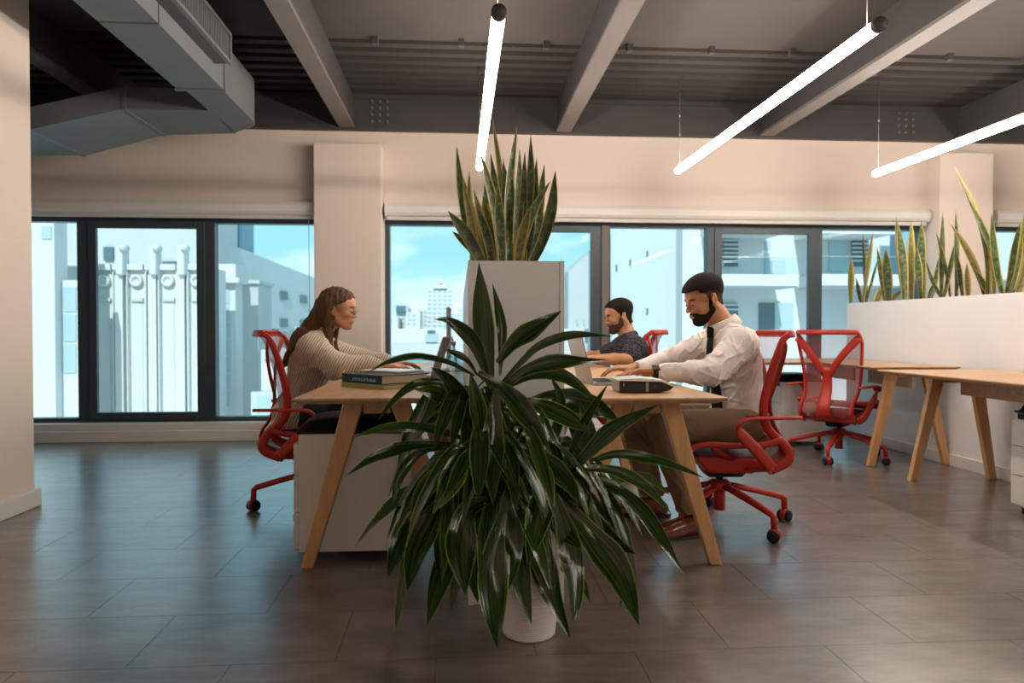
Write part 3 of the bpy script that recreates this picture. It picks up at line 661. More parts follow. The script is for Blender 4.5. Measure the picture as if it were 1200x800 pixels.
MB().b2((0.03, -0.058, 0.018), (0.048, -0.0545, 0.036)).build('button', key_m, ca)
MB().b2((-0.01, -0.058, 0.006), (0.004, -0.0545, 0.046)).build('clasp', silver, ca)
MB().b2((-0.13, -0.058, 0.03), (-0.126, -0.0545, 0.044)).build('hinge_pin', silver, ca)

# ================================================================== LEAVES
def leaf(name, mat, par, pts, width, hint, org, fold=0.18, wprof=None, nseg=14, wave=0.0, twist=0.0, seed=0):
    C = arc(pts, max(2, nseg // (len(pts) - 1)))
    # arc-length parameter
    L = [0]
    for i in range(1, len(C)): L.append(L[-1] + (C[i] - C[i - 1]).length)
    T = L[-1]; vs = []; uv = []; nu = 5
    us = [-1, -0.5, 0, 0.5, 1]
    ph = seed * 1.7; S0 = None
    for i, c in enumerate(C):
        s = L[i] / T
        t = (C[min(i + 1, len(C) - 1)] - C[max(i - 1, 0)]).normalized()
        h = Vector(hint); S = t.cross(h)
        if S.length < 0.15: S = S0.copy() if S0 is not None else t.orthogonal()
        S = S.normalized()
        if S0 is not None:
            if S.dot(S0) < 0: S = -S
            S = (S * 0.6 + S0 * 0.4).normalized()
        S0 = S
        S = Matrix.Rotation(twist * (s - 0.3), 3, t) @ S
        Nn = S.cross(t).normalized()
        w = width / 2 * (wprof(s) if wprof else max(0.015, min(1, 0.26 + s * 1.5) * (1 - max(0, (s - 0.5) / 0.5) ** 1.7)))
        for u in us:
            z = -fold * (1 - abs(u)) * w + wave * w * math.sin(s * 11 + ph + (2.2 if u > 0 else 0)) * abs(u)
            vs.append(c + S * u * w + Nn * z - Vector(org)); uv.append((u / 2 + 0.5, s))
    b = MB(); b.add(vs, [(i * nu + j, i * nu + j + 1, (i + 1) * nu + j + 1, (i + 1) * nu + j) for i in range(len(C) - 1) for j in range(nu - 1)], True)
    b.uv = uv
    return b.build(name, mat, par)
# ------------------------------------------------------------------ foreground dracaena
PO = Vector((0.228, 2.36, 0))
dr = thing('potted_dracaena', 'large potted dracaena with glossy arching strap leaves in front of the desks', 'plant', PO)
pot = MB(); prof = [(0.080, 0.0), (0.084, 0.004)]
for k in range(46):
    z = 0.006 + k * 0.0078; r = 0.084 + 0.030 * (z / 0.37)
    prof += [(r, z), (r + 0.0022, z + 0.0025), (r + 0.0022, z + 0.0045), (r, z + 0.0068)]
prof += [(0.118, 0.372), (0.110, 0.376), (0.106, 0.34), (0.02, 0.335)]
po = pot.lathe(prof, (0, 0, 0), 40).build('ribbed_pot', pot_m, dr)
MB().lathe([(0.105, 0.335), (0.06, 0.348), (0.01, 0.352)], (0, 0, 0), 24).build('soil', soil, dr)
HEADS = [((582, 452), 2.36), ((545, 470), 2.44), ((600, 505), 2.30), ((560, 520), 2.26), ((645, 540), 2.32), ((668, 560), 2.42), ((590, 590), 2.28), ((530, 575), 2.38)]
heads = [at(p[0], p[1], y=y) for p, y in HEADS]
for i, h in enumerate(heads):
    l = h - PO; base = Vector((0.05 * math.cos(i * 2.4), 0.05 * math.sin(i * 2.4), 0.33))
    pts = arc([base, base * 0.55 + Vector((l.x * 0.35, l.y * 0.35, 0.33 + (l.z - 0.33) * 0.5)) * 1.0 - Vector((0, 0, 0.165 * 0.55 * 1.2)) if False else base.lerp(l, 0.5) + Vector((0, 0, 0.0)), l], 5)
    MB().tube(pts, [0.014 - 0.005 * k / len(pts) for k in range(len(pts))], 8).build('cane', stem_m, dr)
HL = [  # (pixel polyline base->tip, width px, depth at base, depth at tip)
 ([(576, 462), (567, 385), (561, 307)], 26, 2.36, 2.34), ([(586, 440), (588, 385), (577, 331)], 13, 2.44, 2.5),
 ([(583, 425), (606, 398), (658, 364)], 24, 2.38, 2.42), ([(575, 452), (556, 402), (528, 377), (508, 374)], 17, 2.36, 2.25),
 ([(585, 452), (610, 425), (632, 405), (672, 392), (719, 394)], 12, 2.36, 2.2), ([(585, 460), (612, 436), (652, 424), (718, 422)], 20, 2.32, 2.12),
 ([(556, 440), (525, 424), (487, 417), (455, 424), (428, 438)], 10, 2.4, 2.25), ([(560, 440), (545, 420), (520, 408)], 9, 2.5, 2.75),
 ([(548, 462), (520, 448), (488, 450), (462, 468), (442, 494)], 12, 2.4, 2.2), ([(552, 505), (530, 475), (510, 460), (485, 456)], 22, 2.42, 2.3),
 ([(565, 520), (548, 480), (525, 445), (505, 430)], 22, 2.36, 2.3), ([(563, 528), (562, 490), (551, 436)], 19, 2.28, 2.22),
 ([(582, 455), (579, 490), (576, 545), (578, 592)], 26, 2.22, 2.08), ([(548, 515), (505, 502), (460, 500), (413, 512)], 14, 2.36, 2.25),
 ([(530, 520), (480, 522), (440, 535), (406, 557)], 15, 2.36, 2.2), ([(520, 525), (492, 530), (470, 555), (459, 594)], 13, 2.36, 2.28),
 ([(558, 512), (545, 528), (530, 560), (507, 602)], 26, 2.24, 2.02), ([(572, 585), (548, 598), (540, 640), (545, 697)], 34, 2.2, 2.05),
 ([(530, 560), (500, 590), (470, 630), (454, 677)], 26, 2.34, 2.15), ([(535, 570), (510, 600), (488, 645), (477, 692)], 30, 2.3, 2.1),
 ([(552, 590), (530, 640), (512, 690), (500, 733)], 26, 2.3, 2.12), ([(590, 600), (580, 640), (578, 700), (583, 760)], 32, 2.15, 1.98),
 ([(628, 535), (640, 560), (630, 610), (618, 662)], 28, 2.2, 2.05), ([(600, 590), (604, 640), (612, 690), (623, 731)], 26, 2.2, 2.12),
 ([(610, 590), (632, 650), (650, 705), (668, 748)], 30, 2.28, 2.15), ([(650, 580), (668, 640), (674, 690), (672, 732)], 32, 2.2, 2.05),
 ([(625, 560), (645, 590), (660, 620), (681, 643)], 26, 2.3, 2.12), ([(655, 580), (690, 625), (725, 670), (749, 733)], 34, 2.24, 2.02),
 ([(668, 575), (690, 605), (715, 632), (745, 649)], 22, 2.32, 2.2), ([(650, 540), (675, 570), (700, 590), (722, 622)], 14, 2.38, 2.36),
 ([(668, 552), (705, 562), (745, 590), (775, 630), (804, 677)], 20, 2.34, 2.1), ([(670, 550), (715, 550), (755, 568), (787, 602)], 14, 2.3, 2.18),
 ([(672, 550), (720, 532), (765, 538), (800, 549), (825, 560)], 13, 2.38, 2.22), ([(662, 560), (690, 530), (722, 500), (772, 474)], 20, 2.3, 2.2),
 ([(660, 552), (682, 500), (712, 450)], 11, 2.3, 2.15), ([(598, 452), (625, 440), (660, 440), (700, 470)], 16, 2.4, 2.3),
 ([(605, 475), (650, 468), (695, 475), (728, 495)], 30, 2.42, 2.35), ([(590, 472), (630, 475), (665, 490), (695, 508)], 26, 2.34, 2.2),
 ([(560, 436), (595, 460), (620, 490), (642, 525)], 24, 2.3, 2.15), ([(605, 520), (640, 540), (665, 565), (680, 590)], 22, 2.24, 2.1),
 ([(640, 545), (650, 510), (658, 470), (645, 440)], 14, 2.34, 2.3), ([(668, 555), (680, 530), (690, 505), (678, 470)], 18, 2.3, 2.3),
 ([(530, 520), (505, 545), (490, 590), (478, 640)], 20, 2.4, 2.42), ([(640, 600), (655, 650), (680, 680), (692, 706)], 18, 2.4, 2.42),
 ([(560, 600), (545, 650), (535, 680), (528, 715)], 20, 2.42, 2.4), ([(680, 560), (730, 560), (760, 560), (785, 580)], 13, 2.45, 2.5),
 ([(560, 540), (535, 545), (500, 570), (480, 612)], 22, 2.26, 2.1), ([(575, 595), (562, 625), (556, 665), (560, 706)], 26, 2.24, 2.14), ([(640, 590), (632, 630), (640, 675), (650, 712)], 26, 2.22, 2.12), ([(560, 560), (540, 590), (520, 640), (516, 690)], 26, 2.3, 2.16), ([(600, 560), (596, 600), (600, 650), (596, 690)], 28, 2.2, 2.1), ([(690, 590), (720, 650), (728, 690), (727, 712)], 14, 2.4, 2.4)]
k = 0
for poly, wpx, d0, d1 in HL:
    n = len(poly)
    pts = [at(px, py, y=d0 + (d1 - d0) * (i / (n - 1)) ** 1.5) for i, (px, py) in enumerate(poly)]
    leaf('leaf', drac_m, dr, pts, wpx / F * 2.3 * 1.06, (random.uniform(-.25, .25), -1, 0.45), PO, fold=0.34, wave=0.20, twist=random.uniform(-1.1, 1.1), seed=k, nseg=16); k += 1
for i in range(120):
    h = random.choice(heads[1:]) + Vector((random.uniform(-.03, .03), random.uniform(-.03, .03), random.uniform(-.08, .03)))
    a = random.uniform(0, 2 * math.pi); L_ = random.uniform(0.26, 0.42); drop = random.uniform(0.1, 0.42)
    u = Vector((math.cos(a), math.sin(a), 0)); rr = L_ * (0.95 - drop)
    pts = [h, h + u * rr * 0.35 + Vector((0, 0, 0.05)), h + u * rr * 0.8 + Vector((0, 0, -drop * 0.35)), h + u * rr + Vector((0, 0, -drop * L_ * 2.2))]
    if (h.z - drop * L_ * 2.2) < 0.06 or pts[-1].y > 2.58 and pts[-1].z < 1.2: continue
    leaf('leaf', drac_m, dr, pts, random.uniform(0.040, 0.064), (u.x * .3, u.y * .3 - 0.3, 1), PO, fold=0.34, wave=0.15, twist=random.uniform(-.6, .6), seed=k, nseg=10); k += 1
# ------------------------------------------------------------------ snake plants
sprof = lambda s: max(0.03, min(1, 0.50 + 1.0 * s) * (1 - max(0, (s - 0.60) / 0.40) ** 1.9))
def snake_leaf(par, org, b, t, w, bow=0.0, mat=None, seed=0, tw=None):
    b, t = Vector(b), Vector(t); mdl = b.lerp(t, 0.5); d = t - b
    sd = Vector((d.z, 0, -d.x)).normalized() * bow
    pts = [b, b.lerp(t, .33) + sd * .8, b.lerp(t, .66) + sd * .8, t]
    leaf('leaf', mat or snake_m, par, pts, w, (random.uniform(-.6, .6), -1, 0.1), org, fold=0.5, wprof=sprof, wave=0.03, twist=tw if tw is not None else random.uniform(-.5, .5), seed=seed, nseg=12)
SG = 'snake plants in the planters'
def snake_clump(label, org, leaves):
    t = thing('snake_plant', label, 'plant', org, 0, SG)
    # crown base sitting in the soil
    MB().lathe([(0.03, -0.03), (0.035, 0.0), (0.02, 0.02)], (0, 0, 0), 10).build('root_crown', soil, t)
    for i, (b, tp, w, bow, m) in enumerate(leaves): snake_leaf(t, org, b, tp, w, bow, m, i)
    return t
SNK = [((566, 305), (535, 171), 11, -.02, 0), ((574, 305), (525, 247), 15, .02, 0), ((548, 325), (530, 271), 8, .01, 0), ((570, 305), (541, 203), 9, .01, 1), ((562, 300), (542, 213), 11, .01, 1),
 ((585, 300), (562, 176), 13, .03, 0), ((590, 290), (577, 137), 9, .02, 1), ((588, 300), (575, 180), 13, .01, 0), ((592, 300), (590, 185), 9, 0, 0), ((596, 305), (606, 147), 11, -.02, 0),
 ((600, 305), (609, 174), 12, .01, 0), ((603, 305), (615, 178), 10, .01, 0), ((598, 300), (622, 158), 11, .03, 0), ((604, 305), (629, 186), 12, .02, 0), ((606, 305), (638, 193), 13, .02, 0),
 ((608, 300), (651, 200), 14, .04, 0), ((606, 306), (617, 262), 9, .01, 0), ((575, 305), (555, 222), 12, .01, 1), ((580, 305), (548, 235), 10, -.01, 1), ((584, 305), (566, 232), 13, .01, 1),
 ((590, 306), (583, 215), 12, 0, 0), ((596, 306), (600, 200), 14, .0, 0), ((602, 306), (618, 215), 15, .01, 0), ((569, 306), (545, 262), 8, 0, 1), ((607, 306), (626, 240), 9, .01, 0), ((578, 306), (564, 262), 10, .01, 1),
 ((583, 305), (571, 200), 12, .03, 0), ((589, 305), (568, 215), 13, -.02, 0), ((600, 305), (586, 232), 12, .02, 1), ((594, 305), (612, 205), 11, -.02, 0), ((605, 305), (634, 222), 12, .03, 0), ((577, 305), (558, 240), 12, .02, 0), ((571, 305), (550, 200), 10, -.03, 1), ((598, 305), (590, 190), 10, .03, 0), ((604, 305), (622, 240), 13, -.01, 1), ((586, 305), (596, 235), 12, .02, 0), ((610, 306), (645, 212), 11, -.04, 0), ((607, 306), (617, 285), 9, .0, 0)]
org = Vector((0.2, 2.82, PT - 0.07))
lv = []
for i, (b, t_, w, bow, m_) in enumerate(SNK):
    yb = 2.72 + 0.22 * random.random(); pb = at(b[0], b[1], y=yb); 
    if i != 2: pb.z = PT - 0.075; pb.x = min(max(pb.x, 0.07), 0.345)
    else: yb = 2.75; pb = at(563, 306, y=yb); pb.x = 0.07
    yt = yb + random.uniform(-.08, .12)
    lv.append((pb, at(t_[0], t_[1], y=yt), w / F * 2.85, bow, snake_y if m_ else snake_m))
snake_clump('tall dense snake plant on top of the white planter between the desks', org, lv)
for j, yc in enumerate((3.5, 4.3)):      # further clumps down the same planter
    lv = []
    o_ = Vector((0.2, yc, PT - 0.07))
    for i in range(12):
        a = random.uniform(0, 6.28); b = o_ + Vector((random.uniform(-.06, .06), random.uniform(-.1, .1), -0.005)); h = random.uniform(.25, .5)
        lv.append((b, b + Vector((math.cos(a) * .10 * h, math.sin(a) * .3 * h, h)), 0.04, random.uniform(-.02, .02), snake_m if i % 3 else snake_y))
    snake_clump(('snake plant right behind the tall dense one on the desk planter', 'rearmost snake plant on the desk planter, near the window')[j], o_, lv)
RP = [  # groups of (base px, tip px, w px, bow, yellow)
 ('low snake plant in the right planter nearest the window frame', [((1003, 352), (998, 302), 10, 0, 1), ((1012, 350), (1011, 272), 8, 0, 0), ((1015, 350), (1023, 272), 7, .0, 1), ((1012, 350), (1003, 325), 8, 0, 0), ((1018, 352), (1036, 330), 9, .01, 1), ((1015, 352), (1030, 300), 6, 0, 0)]),
 ('dense snake plant in the right planter between the low one and the pier', [((1045, 350), (1028, 290), 12, 0, 0), ((1050, 350), (1038, 292), 11, 0, 0), ((1055, 350), (1050, 254), 8, 0, 1), ((1068, 350), (1052, 262), 10, .02, 0), ((1062, 350), (1068, 258), 9, 0, 1), ((1072, 348), (1080, 258), 12, 0, 0), ((1075, 348), (1074, 290), 13, 0, 0), ((1078, 348), (1100, 302), 9, .02, 0), ((1052, 352), (1062, 320), 8, .01, 1), ((1080, 348), (1095, 330), 7, 0, 0), ((1035, 352), (1058, 340), 7, -.02, 1)]),
 ('slender snake plant in the right planter in front of the pier', [((1113, 346), (1105, 249), 8, 0, 0), ((1112, 346), (1097, 272), 8, .02, 0), ((1118, 345), (1120, 246), 7, .01, 0), ((1120, 345), (1121, 295), 9, 0, 0), ((1124, 344), (1133, 308), 8, 0, 1), ((1113, 346), (1085, 305), 6, -.03, 0), ((1115, 346), (1122, 275), 6, .0, 0)]),
 ('large yellow edged snake plant in the right planter at the frame edge', [((1160, 343), (1114, 262), 11, .04, 1), ((1164, 343), (1119, 196), 15, .10, 1), ((1166, 343), (1132, 228), 10, .05, 0), ((1160, 343), (1143, 315), 10, .0, 0), ((1170, 342), (1166, 268), 9, 0, 1), ((1176, 342), (1195, 262), 14, .02, 0), ((1174, 342), (1203, 236), 16, .05, 1), ((1182, 342), (1210, 270), 12, .03, 1), ((1176, 342), (1162, 250), 8, -.02, 0), ((1172, 342), (1225, 330), 7, -.01, 1), ((1180, 342), (1230, 300), 10, .02, 0)])]
for gi, (lb, ls) in enumerate(RP):
    lv = []
    for b, t_, w, bow, y_ in ls:
        pb = at(b[0], b[1], x=3.77); yb = pb.y; pb.z = 1.165; pb.x += random.uniform(-.08, .08); pb.y = yb
        tp = at(t_[0], t_[1], y=yb + random.uniform(-.05, .05))
        lv.append((pb, tp, w / F * yb * 1.05, bow, snake_y if y_ else snake_m))
    org = sum([l[0] for l in lv], Vector()) / len(lv)
    snake_clump(lb, org, lv)

# ================================================================== PEOPLE (signed-distance volumes -> surface nets)
class Vol:
    def __init__(s, lo, hi, h):
        s.h = h; s.lo = np.array(lo, float); n = np.ceil((np.array(hi) - s.lo) / h).astype(int) + 1; s.n = n
        s.v = np.full(n, 1.0, np.float32); s.ax = [(s.lo[i] + h * np.arange(n[i])).astype(np.float32) for i in range(3)]
    def reg(s, lo, hi):
        sl = []
        for i in range(3):
            a = int(max(0, math.floor((lo[i] - s.lo[i]) / s.h))); b = int(min(s.n[i], math.ceil((hi[i] - s.lo[i]) / s.h) + 1))
            if b <= a: return None
            sl.append(slice(a, b))
        X = s.ax[0][sl[0]][:, None, None]; Y = s.ax[1][sl[1]][None, :, None]; Z = s.ax[2][sl[2]][None, None, :]
        return tuple(sl), X, Y, Z
    def merge(s, sl, d, k, op):
        a = s.v[sl]
        if op == 'u':
            h = np.clip(0.5 + 0.5 * (a - d) / k, 0, 1); s.v[sl] = a * (1 - h) + d * h - k * h * (1 - h)
        elif op == 's':
            d = -d; h = np.clip(0.5 - 0.5 * (a - d) / k, 0, 1); s.v[sl] = a * (1 - h) + d * h + k * h * (1 - h)
        elif op == 'i': s.v[sl] = np.maximum(a, d)
    def cone(s, a, b, ra, rb=None, k=0.02, op='u', flat=None):
        rb = ra if rb is None else rb; a = np.array(a, float); b = np.array(b, float); m = max(ra, rb) + k * 1.2 + 0.012
        r = s.reg(np.minimum(a, b) - m, np.maximum(a, b) + m)
        if r is None: return s
        sl, X, Y, Z = r; ab = b - a; L2 = max(1e-9, float(ab @ ab))
        t = np.clip(((X - a[0]) * ab[0] + (Y - a[1]) * ab[1] + (Z - a[2]) * ab[2]) / L2, 0, 1)
        d = np.sqrt((X - a[0] - t * ab[0]) ** 2 + (Y - a[1] - t * ab[1]) ** 2 + (Z - a[2] - t * ab[2]) ** 2) - (ra + (rb - ra) * t)
        s.merge(sl, d.astype(np.float32), k, op); return s
    def ell(s, c, r, Rm=None, k=0.02, op='u'):
        c = np.array(c, float); m = max(r) + k * 1.2 + 0.012; q = s.reg(c - m, c + m)
        if q is None: return s
        sl, X, Y, Z = q; P = [X - c[0], Y - c[1], Z - c[2]]
        if Rm is not None: P = [Rm[0, i] * P[0] + Rm[1, i] * P[1] + Rm[2, i] * P[2] for i in range(3)]
        k0 = np.sqrt(sum((P[i] / r[i]) ** 2 for i in range(3))); k1 = np.sqrt(sum((P[i] / r[i] ** 2) ** 2 for i in range(3))) + 1e-6
        s.merge(sl, (k0 * (k0 - 1) / k1).astype(np.float32), k, op); return s
    def net(s):
        v = s.v; ins = v < 0
        c = np.zeros(np.array(v.shape) - 1, np.uint8)
        for dx in (0, 1):
            for dy in (0, 1):
                for dz in (0, 1): c += ins[dx:v.shape[0] - 1 + dx, dy:v.shape[1] - 1 + dy, dz:v.shape[2] - 1 + dz]
        act = np.argwhere((c > 0) & (c < 8)); idx = np.full(c.shape, -1, np.int32); idx[tuple(act.T)] = np.arange(len(act))
        acc = np.zeros((len(act), 3)); cnt = np.zeros(len(act)); corners = [(x, y, z) for x in (0, 1) for y in (0, 1) for z in (0, 1)]
        for a in corners:
            for ax_ in range(3):
                if a[ax_]: continue
                b = list(a); b[ax_] = 1
                A = v[act[:, 0] + a[0], act[:, 1] + a[1], act[:, 2] + a[2]]; B = v[act[:, 0] + b[0], act[:, 1] + b[1], act[:, 2] + b[2]]
                mk = (A < 0) != (B < 0); t = np.where(mk, A / np.where(mk, A - B, 1), 0)
                p = np.array(a, float)[None, :].repeat(len(act), 0); p[:, ax_] += t
                acc[mk] += p[mk]; cnt[mk] += 1
        P = s.lo + s.h * (act + acc / cnt[:, None]); F_ = []
        for ax_ in range(3):
            u, w = (ax_ + 1) % 3, (ax_ + 2) % 3
            sa = [slice(None)] * 3; sb = [slice(None)] * 3; sa[ax_] = slice(0, -1); sb[ax_] = slice(1, None)
            cr = ins[tuple(sa)] != ins[tuple(sb)]; e_ = np.argwhere(cr); e_ = e_[(e_[:, u] > 0) & (e_[:, w] > 0) & (e_[:, u] < v.shape[u] - 1) & (e_[:, w] < v.shape[w] - 1)]
            flip = ins[tuple(e_.T)]
            q = []
            for du, dw in ((0, 0), (-1, 0), (-1, -1), (0, -1)):
                f = e_.copy(); f[:, u] += du; f[:, w] += dw; q.append(idx[tuple(f.T)])
            q = np.stack(q, 1); q = np.where(flip[:, None], q[:, ::-1], q); F_.append(q[(q >= 0).all(1)])
        F_ = np.concatenate(F_)[:, ::-1]
        return P, F_
    def mesh(s, name, mat, parent, org, smooth_it=1, mats=None, pick=None, extra=None):
        P, F_ = s.net(); P = P - np.array(org)
        if smooth_it:
            E = np.concatenate([F_[:, [0, 1]], F_[:, [1, 2]], F_[:, [2, 3]], F_[:, [3, 0]]]); 
            for _ in range(smooth_it):
                acc = np.zeros_like(P); cnt = np.zeros(len(P))
                for a_, b_ in ((0, 1), (1, 0)):
                    for dd in range(3): acc[:, dd] += np.bincount(E[:, a_], P[E[:, b_], dd], len(P))
                    cnt += np.bincount(E[:, a_], minlength=len(P))
                P = P * 0.5 + acc / np.maximum(cnt, 1)[:, None] * 0.5
        me = bpy.data.meshes.new(name); me.vertices.add(len(P)); me.vertices.foreach_set('co', P.astype(np.float32).ravel())
        me.loops.add(F_.size); me.loops.foreach_set('vertex_index', F_.astype(np.int32).ravel())
        me.polygons.add(len(F_)); me.polygons.foreach_set('loop_start', np.arange(0, F_.size, 4, dtype=np.int32)); me.polygons.foreach_set('loop_total', np.full(len(F_), 4, np.int32))
        me.polygons.foreach_set('use_smooth', np.ones(len(F_), bool)); me.update(calc_edges=True); me.validate()
        me.materials.append(mat)
        o = bpy.data.objects.new(name, me); col.objects.link(o); o.parent = parent; return o
def rotm(yaw, pitch, roll=0):
    return np.array((Matrix.Rotation(yaw, 3, 'Z') @ Matrix.Rotation(pitch, 3, 'Y') @ Matrix.Rotation(roll, 3, 'X')))
def poly_sdf(px, pz, poly):
    d = np.full(np.broadcast(px, pz).shape, 1e9, np.float32); s_ = np.ones(d.shape, np.float32); n = len(poly)
    for i in range(n):
        ax_, az = poly[i]; bx, bz_ = poly[i - 1]; ex, ez = bx - ax_, bz_ - az; wx, wz = px - ax_, pz - az
        t = np.clip((wx * ex + wz * ez) / (ex * ex + ez * ez), 0, 1); d = np.minimum(d, (wx - ex * t) ** 2 + (wz - ez * t) ** 2)
        c1 = pz >= az; c2 = pz < bz_; c3 = ex * wz > ez * wx
        s_ = np.where((c1 & c2 & c3) | (~c1 & ~c2 & ~c3), -s_, s_)
    return s_ * np.sqrt(d)
def head_prims(V, c, Rm, S=1.0, fem=False, core=True):
    """local: +X forward, +Y left, +Z up; origin between ears at eye height"""
    c = np.array(c, float); T = lambda p: c + Rm @ (np.array(p, float) * S)
    E = lambda p, r, k=0.02, op='u', R2=None: V.ell(T(p), [x * S for x in r], Rm if R2 is None else Rm @ R2, k * S, op)
    C = lambda a, b, ra, rb=None, k=0.02, op='u': V.cone(T(a), T(b), ra * S, None if rb is None else rb * S, k * S, op)
    E((-0.018, 0, 0.040), (0.098, 0.076, 0.082))                 # cranium
    E((0.030, 0, 0.030), (0.058, 0.062, 0.062), 0.03)            # forehead
    E((0.028, 0, -0.035), (0.060, 0.056, 0.070) if not fem else (0.058, 0.054, 0.066), 0.02)           # face mass
    for s_ in (-1, 1):
        C((-0.018, s_ * 0.052, -0.045 if not fem else -0.036), (0.058 if not fem else 0.052, s_ * 0.018, -0.098 if not fem else -0.094), 0.020 if not fem else 0.016, 0.019 if not fem else 0.015, 0.03)   # jaw
        E((0.052, s_ * 0.040, -0.022), (0.026, 0.020, 0.020), 0.02)  # cheekbone
    E((0.068 if not fem else 0.066, 0, -0.098 if not fem else -0.096), (0.022, 0.020 if not fem else 0.016, 0.016 if not fem else 0.013), 0.02)           # chin
    C((0.080, -0.026, 0.022), (0.080, 0.026, 0.022), 0.011 if not fem else 0.008, None, 0.012)   # brow
    for s_ in (-1, 1): E((0.094, s_ * 0.031, 0.002), (0.016, 0.018, 0.012), 0.010, 's')   # sockets
    for s_ in (-1, 1): E((0.0735, s_ * 0.031, 0.001), (0.0155, 0.016, 0.012), 0.004)       # lid
    C((0.086, 0, 0.014), (0.108 if not fem else 0.103, 0, -0.026), 0.0075, 0.0095 if not fem else 0.0078, 0.010)   # nose
    for s_ in (-1, 1): E((0.094, s_ * 0.012, -0.034), (0.010, 0.007, 0.007), 0.006)
    E((0.106 if not fem else 0.102, 0, -0.030), (0.010, 0.009, 0.008), 0.006)
    q = 0.0 if not fem else -0.0065
    E((0.084 + q, 0, -0.062), (0.014, 0.026, 0.014), 0.012)          # mouth mound
    E((0.094 + q, 0, -0.0585), (0.0065, 0.020, 0.0055), 0.004); E((0.0925 + q, 0, -0.071), (0.0065, 0.017, 0.006), 0.004)
    C((0.101 + q, -0.018, -0.0648), (0.101 + q, 0.018, -0.0648), 0.0032, None, 0.003, 's')
    R2 = np.array(Matrix.Rotation(R(-12), 3, 'Y'))
    for s_ in (-1, 1):
        RE = np.array(Matrix.Rotation(R(-12), 3, 'Y') @ Matrix.Rotation(R(18 * s_), 3, 'Z'))
        E((-0.014, s_ * 0.081, -0.006), (0.019, 0.0085, 0.034), 0.004, 'u', RE)
        E((-0.010, s_ * 0.090, -0.002), (0.0105, 0.007, 0.021), 0.003, 's', RE)
        E((-0.007, s_ * 0.074, -0.030), (0.009, 0.006, 0.010), 0.004, 'u')
def head_extras(par, org, c, Rm, S, hair_m, skin2, fem=False, lipm=None):
    c = np.array(c, float); T = lambda p: Vector(c + Rm @ (np.array(p, float) * S)) - Vector(org)
    M3 = Matrix([list(r) for r in Rm])
    for s_ in (-1, 1):
        ey = MB(); seg = 12; prof = [(math.sin(math.pi * k / 10) * 0.0118 * S + 1e-5, -math.cos(math.pi * k / 10) * 0.0118 * S) for k in range(11)]
        eo = ey.lathe(prof, T((0.0772, s_ * 0.031, -0.0035)), 14, axis=M3 @ Matrix.Rotation(R(90), 3, 'Y')).build('eye', eye_w, par)
        MB().lathe([(0.0001, -0.002), (0.0052 * S, -0.001), (0.0052 * S, 0.0006), (0.0001, 0.0012)], T((0.0884, s_ * 0.0315, -0.0065)), 12, axis=M3 @ Matrix.Rotation(R(100), 3, 'Y')).build('iris', iris_m, eo)
        MB().bar([T((0.089, s_ * 0.014, 0.020)), T((0.091, s_ * 0.024, 0.026)), T((0.085, s_ * 0.037, 0.026)), T((0.075, s_ * 0.048, 0.019))], 0.009 * S if not fem else 0.005 * S, 0.007 * S, tuple(Rm[:, 2]), ws=[0.007 * S, 0.009 * S, 0.008 * S, 0.004 * S] if not fem else None).build('eyebrow', hair_m, par)
        MB().bar([T((0.0895, s_ * 0.020, -0.0005)), T((0.0925, s_ * 0.030, 0.001)), T((0.0865, s_ * 0.043, -0.003))], 0.0025 * S, 0.002 * S, tuple(Rm[:, 2])).build('eyelash', hair_m, par)
def hair_vol(c, Rm, S, poly, t, h, fem=False, yband=None, extra=None, ear_cut=True, post=None):
    c = np.array(c, float); V = Vol(c - 0.16 * S, c + 0.16 * S, h)
    T = lambda p: c + Rm @ (np.array(p, float) * S)
    V.ell(T((-0.018, 0, 0.040)), [x * S for x in (0.098, 0.076, 0.082)], Rm, 0.02); V.ell(T((0.030, 0, 0.030)), [x * S for x in (0.058, 0.062, 0.062)], Rm, 0.03)
    V.ell(T((0.028, 0, -0.035)), [x * S for x in (0.060, 0.056, 0.070)], Rm, 0.02)
    for s_ in (-1, 1):
        V.cone(T((-0.018, s_ * 0.052, -0.045)), T((0.058, s_ * 0.018, -0.098)), 0.020 * S, 0.019 * S, 0.03); V.ell(T((0.052, s_ * 0.040, -0.022)), [x * S for x in (0.026, 0.020, 0.020)], Rm, 0.02)
    V.ell(T((0.068, 0, -0.098)), [x * S for x in (0.022, 0.020, 0.016)], Rm, 0.02)
    V.ell(T((0.084, 0, -0.062)), [x * S for x in (0.014, 0.026, 0.014)], Rm, 0.012)
    V.cone(T((-0.035, 0, -0.04)), T((-0.055, 0, -0.14)), 0.056 * S, 0.056 * S, 0.03)
    if extra: extra(V, T)
    X, Y, Z = V.ax[0][:, None, None] - c[0], V.ax[1][None, :, None] - c[1], V.ax[2][None, None, :] - c[2]
    lx = (Rm[0, 0] * X + Rm[1, 0] * Y + Rm[2, 0] * Z) / S; ly = (Rm[0, 1] * X + Rm[1, 1] * Y + Rm[2, 1] * Z) / S; lz = (Rm[0, 2] * X + Rm[1, 2] * Y + Rm[2, 2] * Z) / S
    tt = t(lx, ly, lz) if callable(t) else t
    V.v = (V.v - tt).astype(np.float32)
    g = poly_sdf(lx, lz, poly) * S
    V.v = np.maximum(V.v, g)
    if post: V.v = post(V.v, lx, ly, lz, S)
    return V
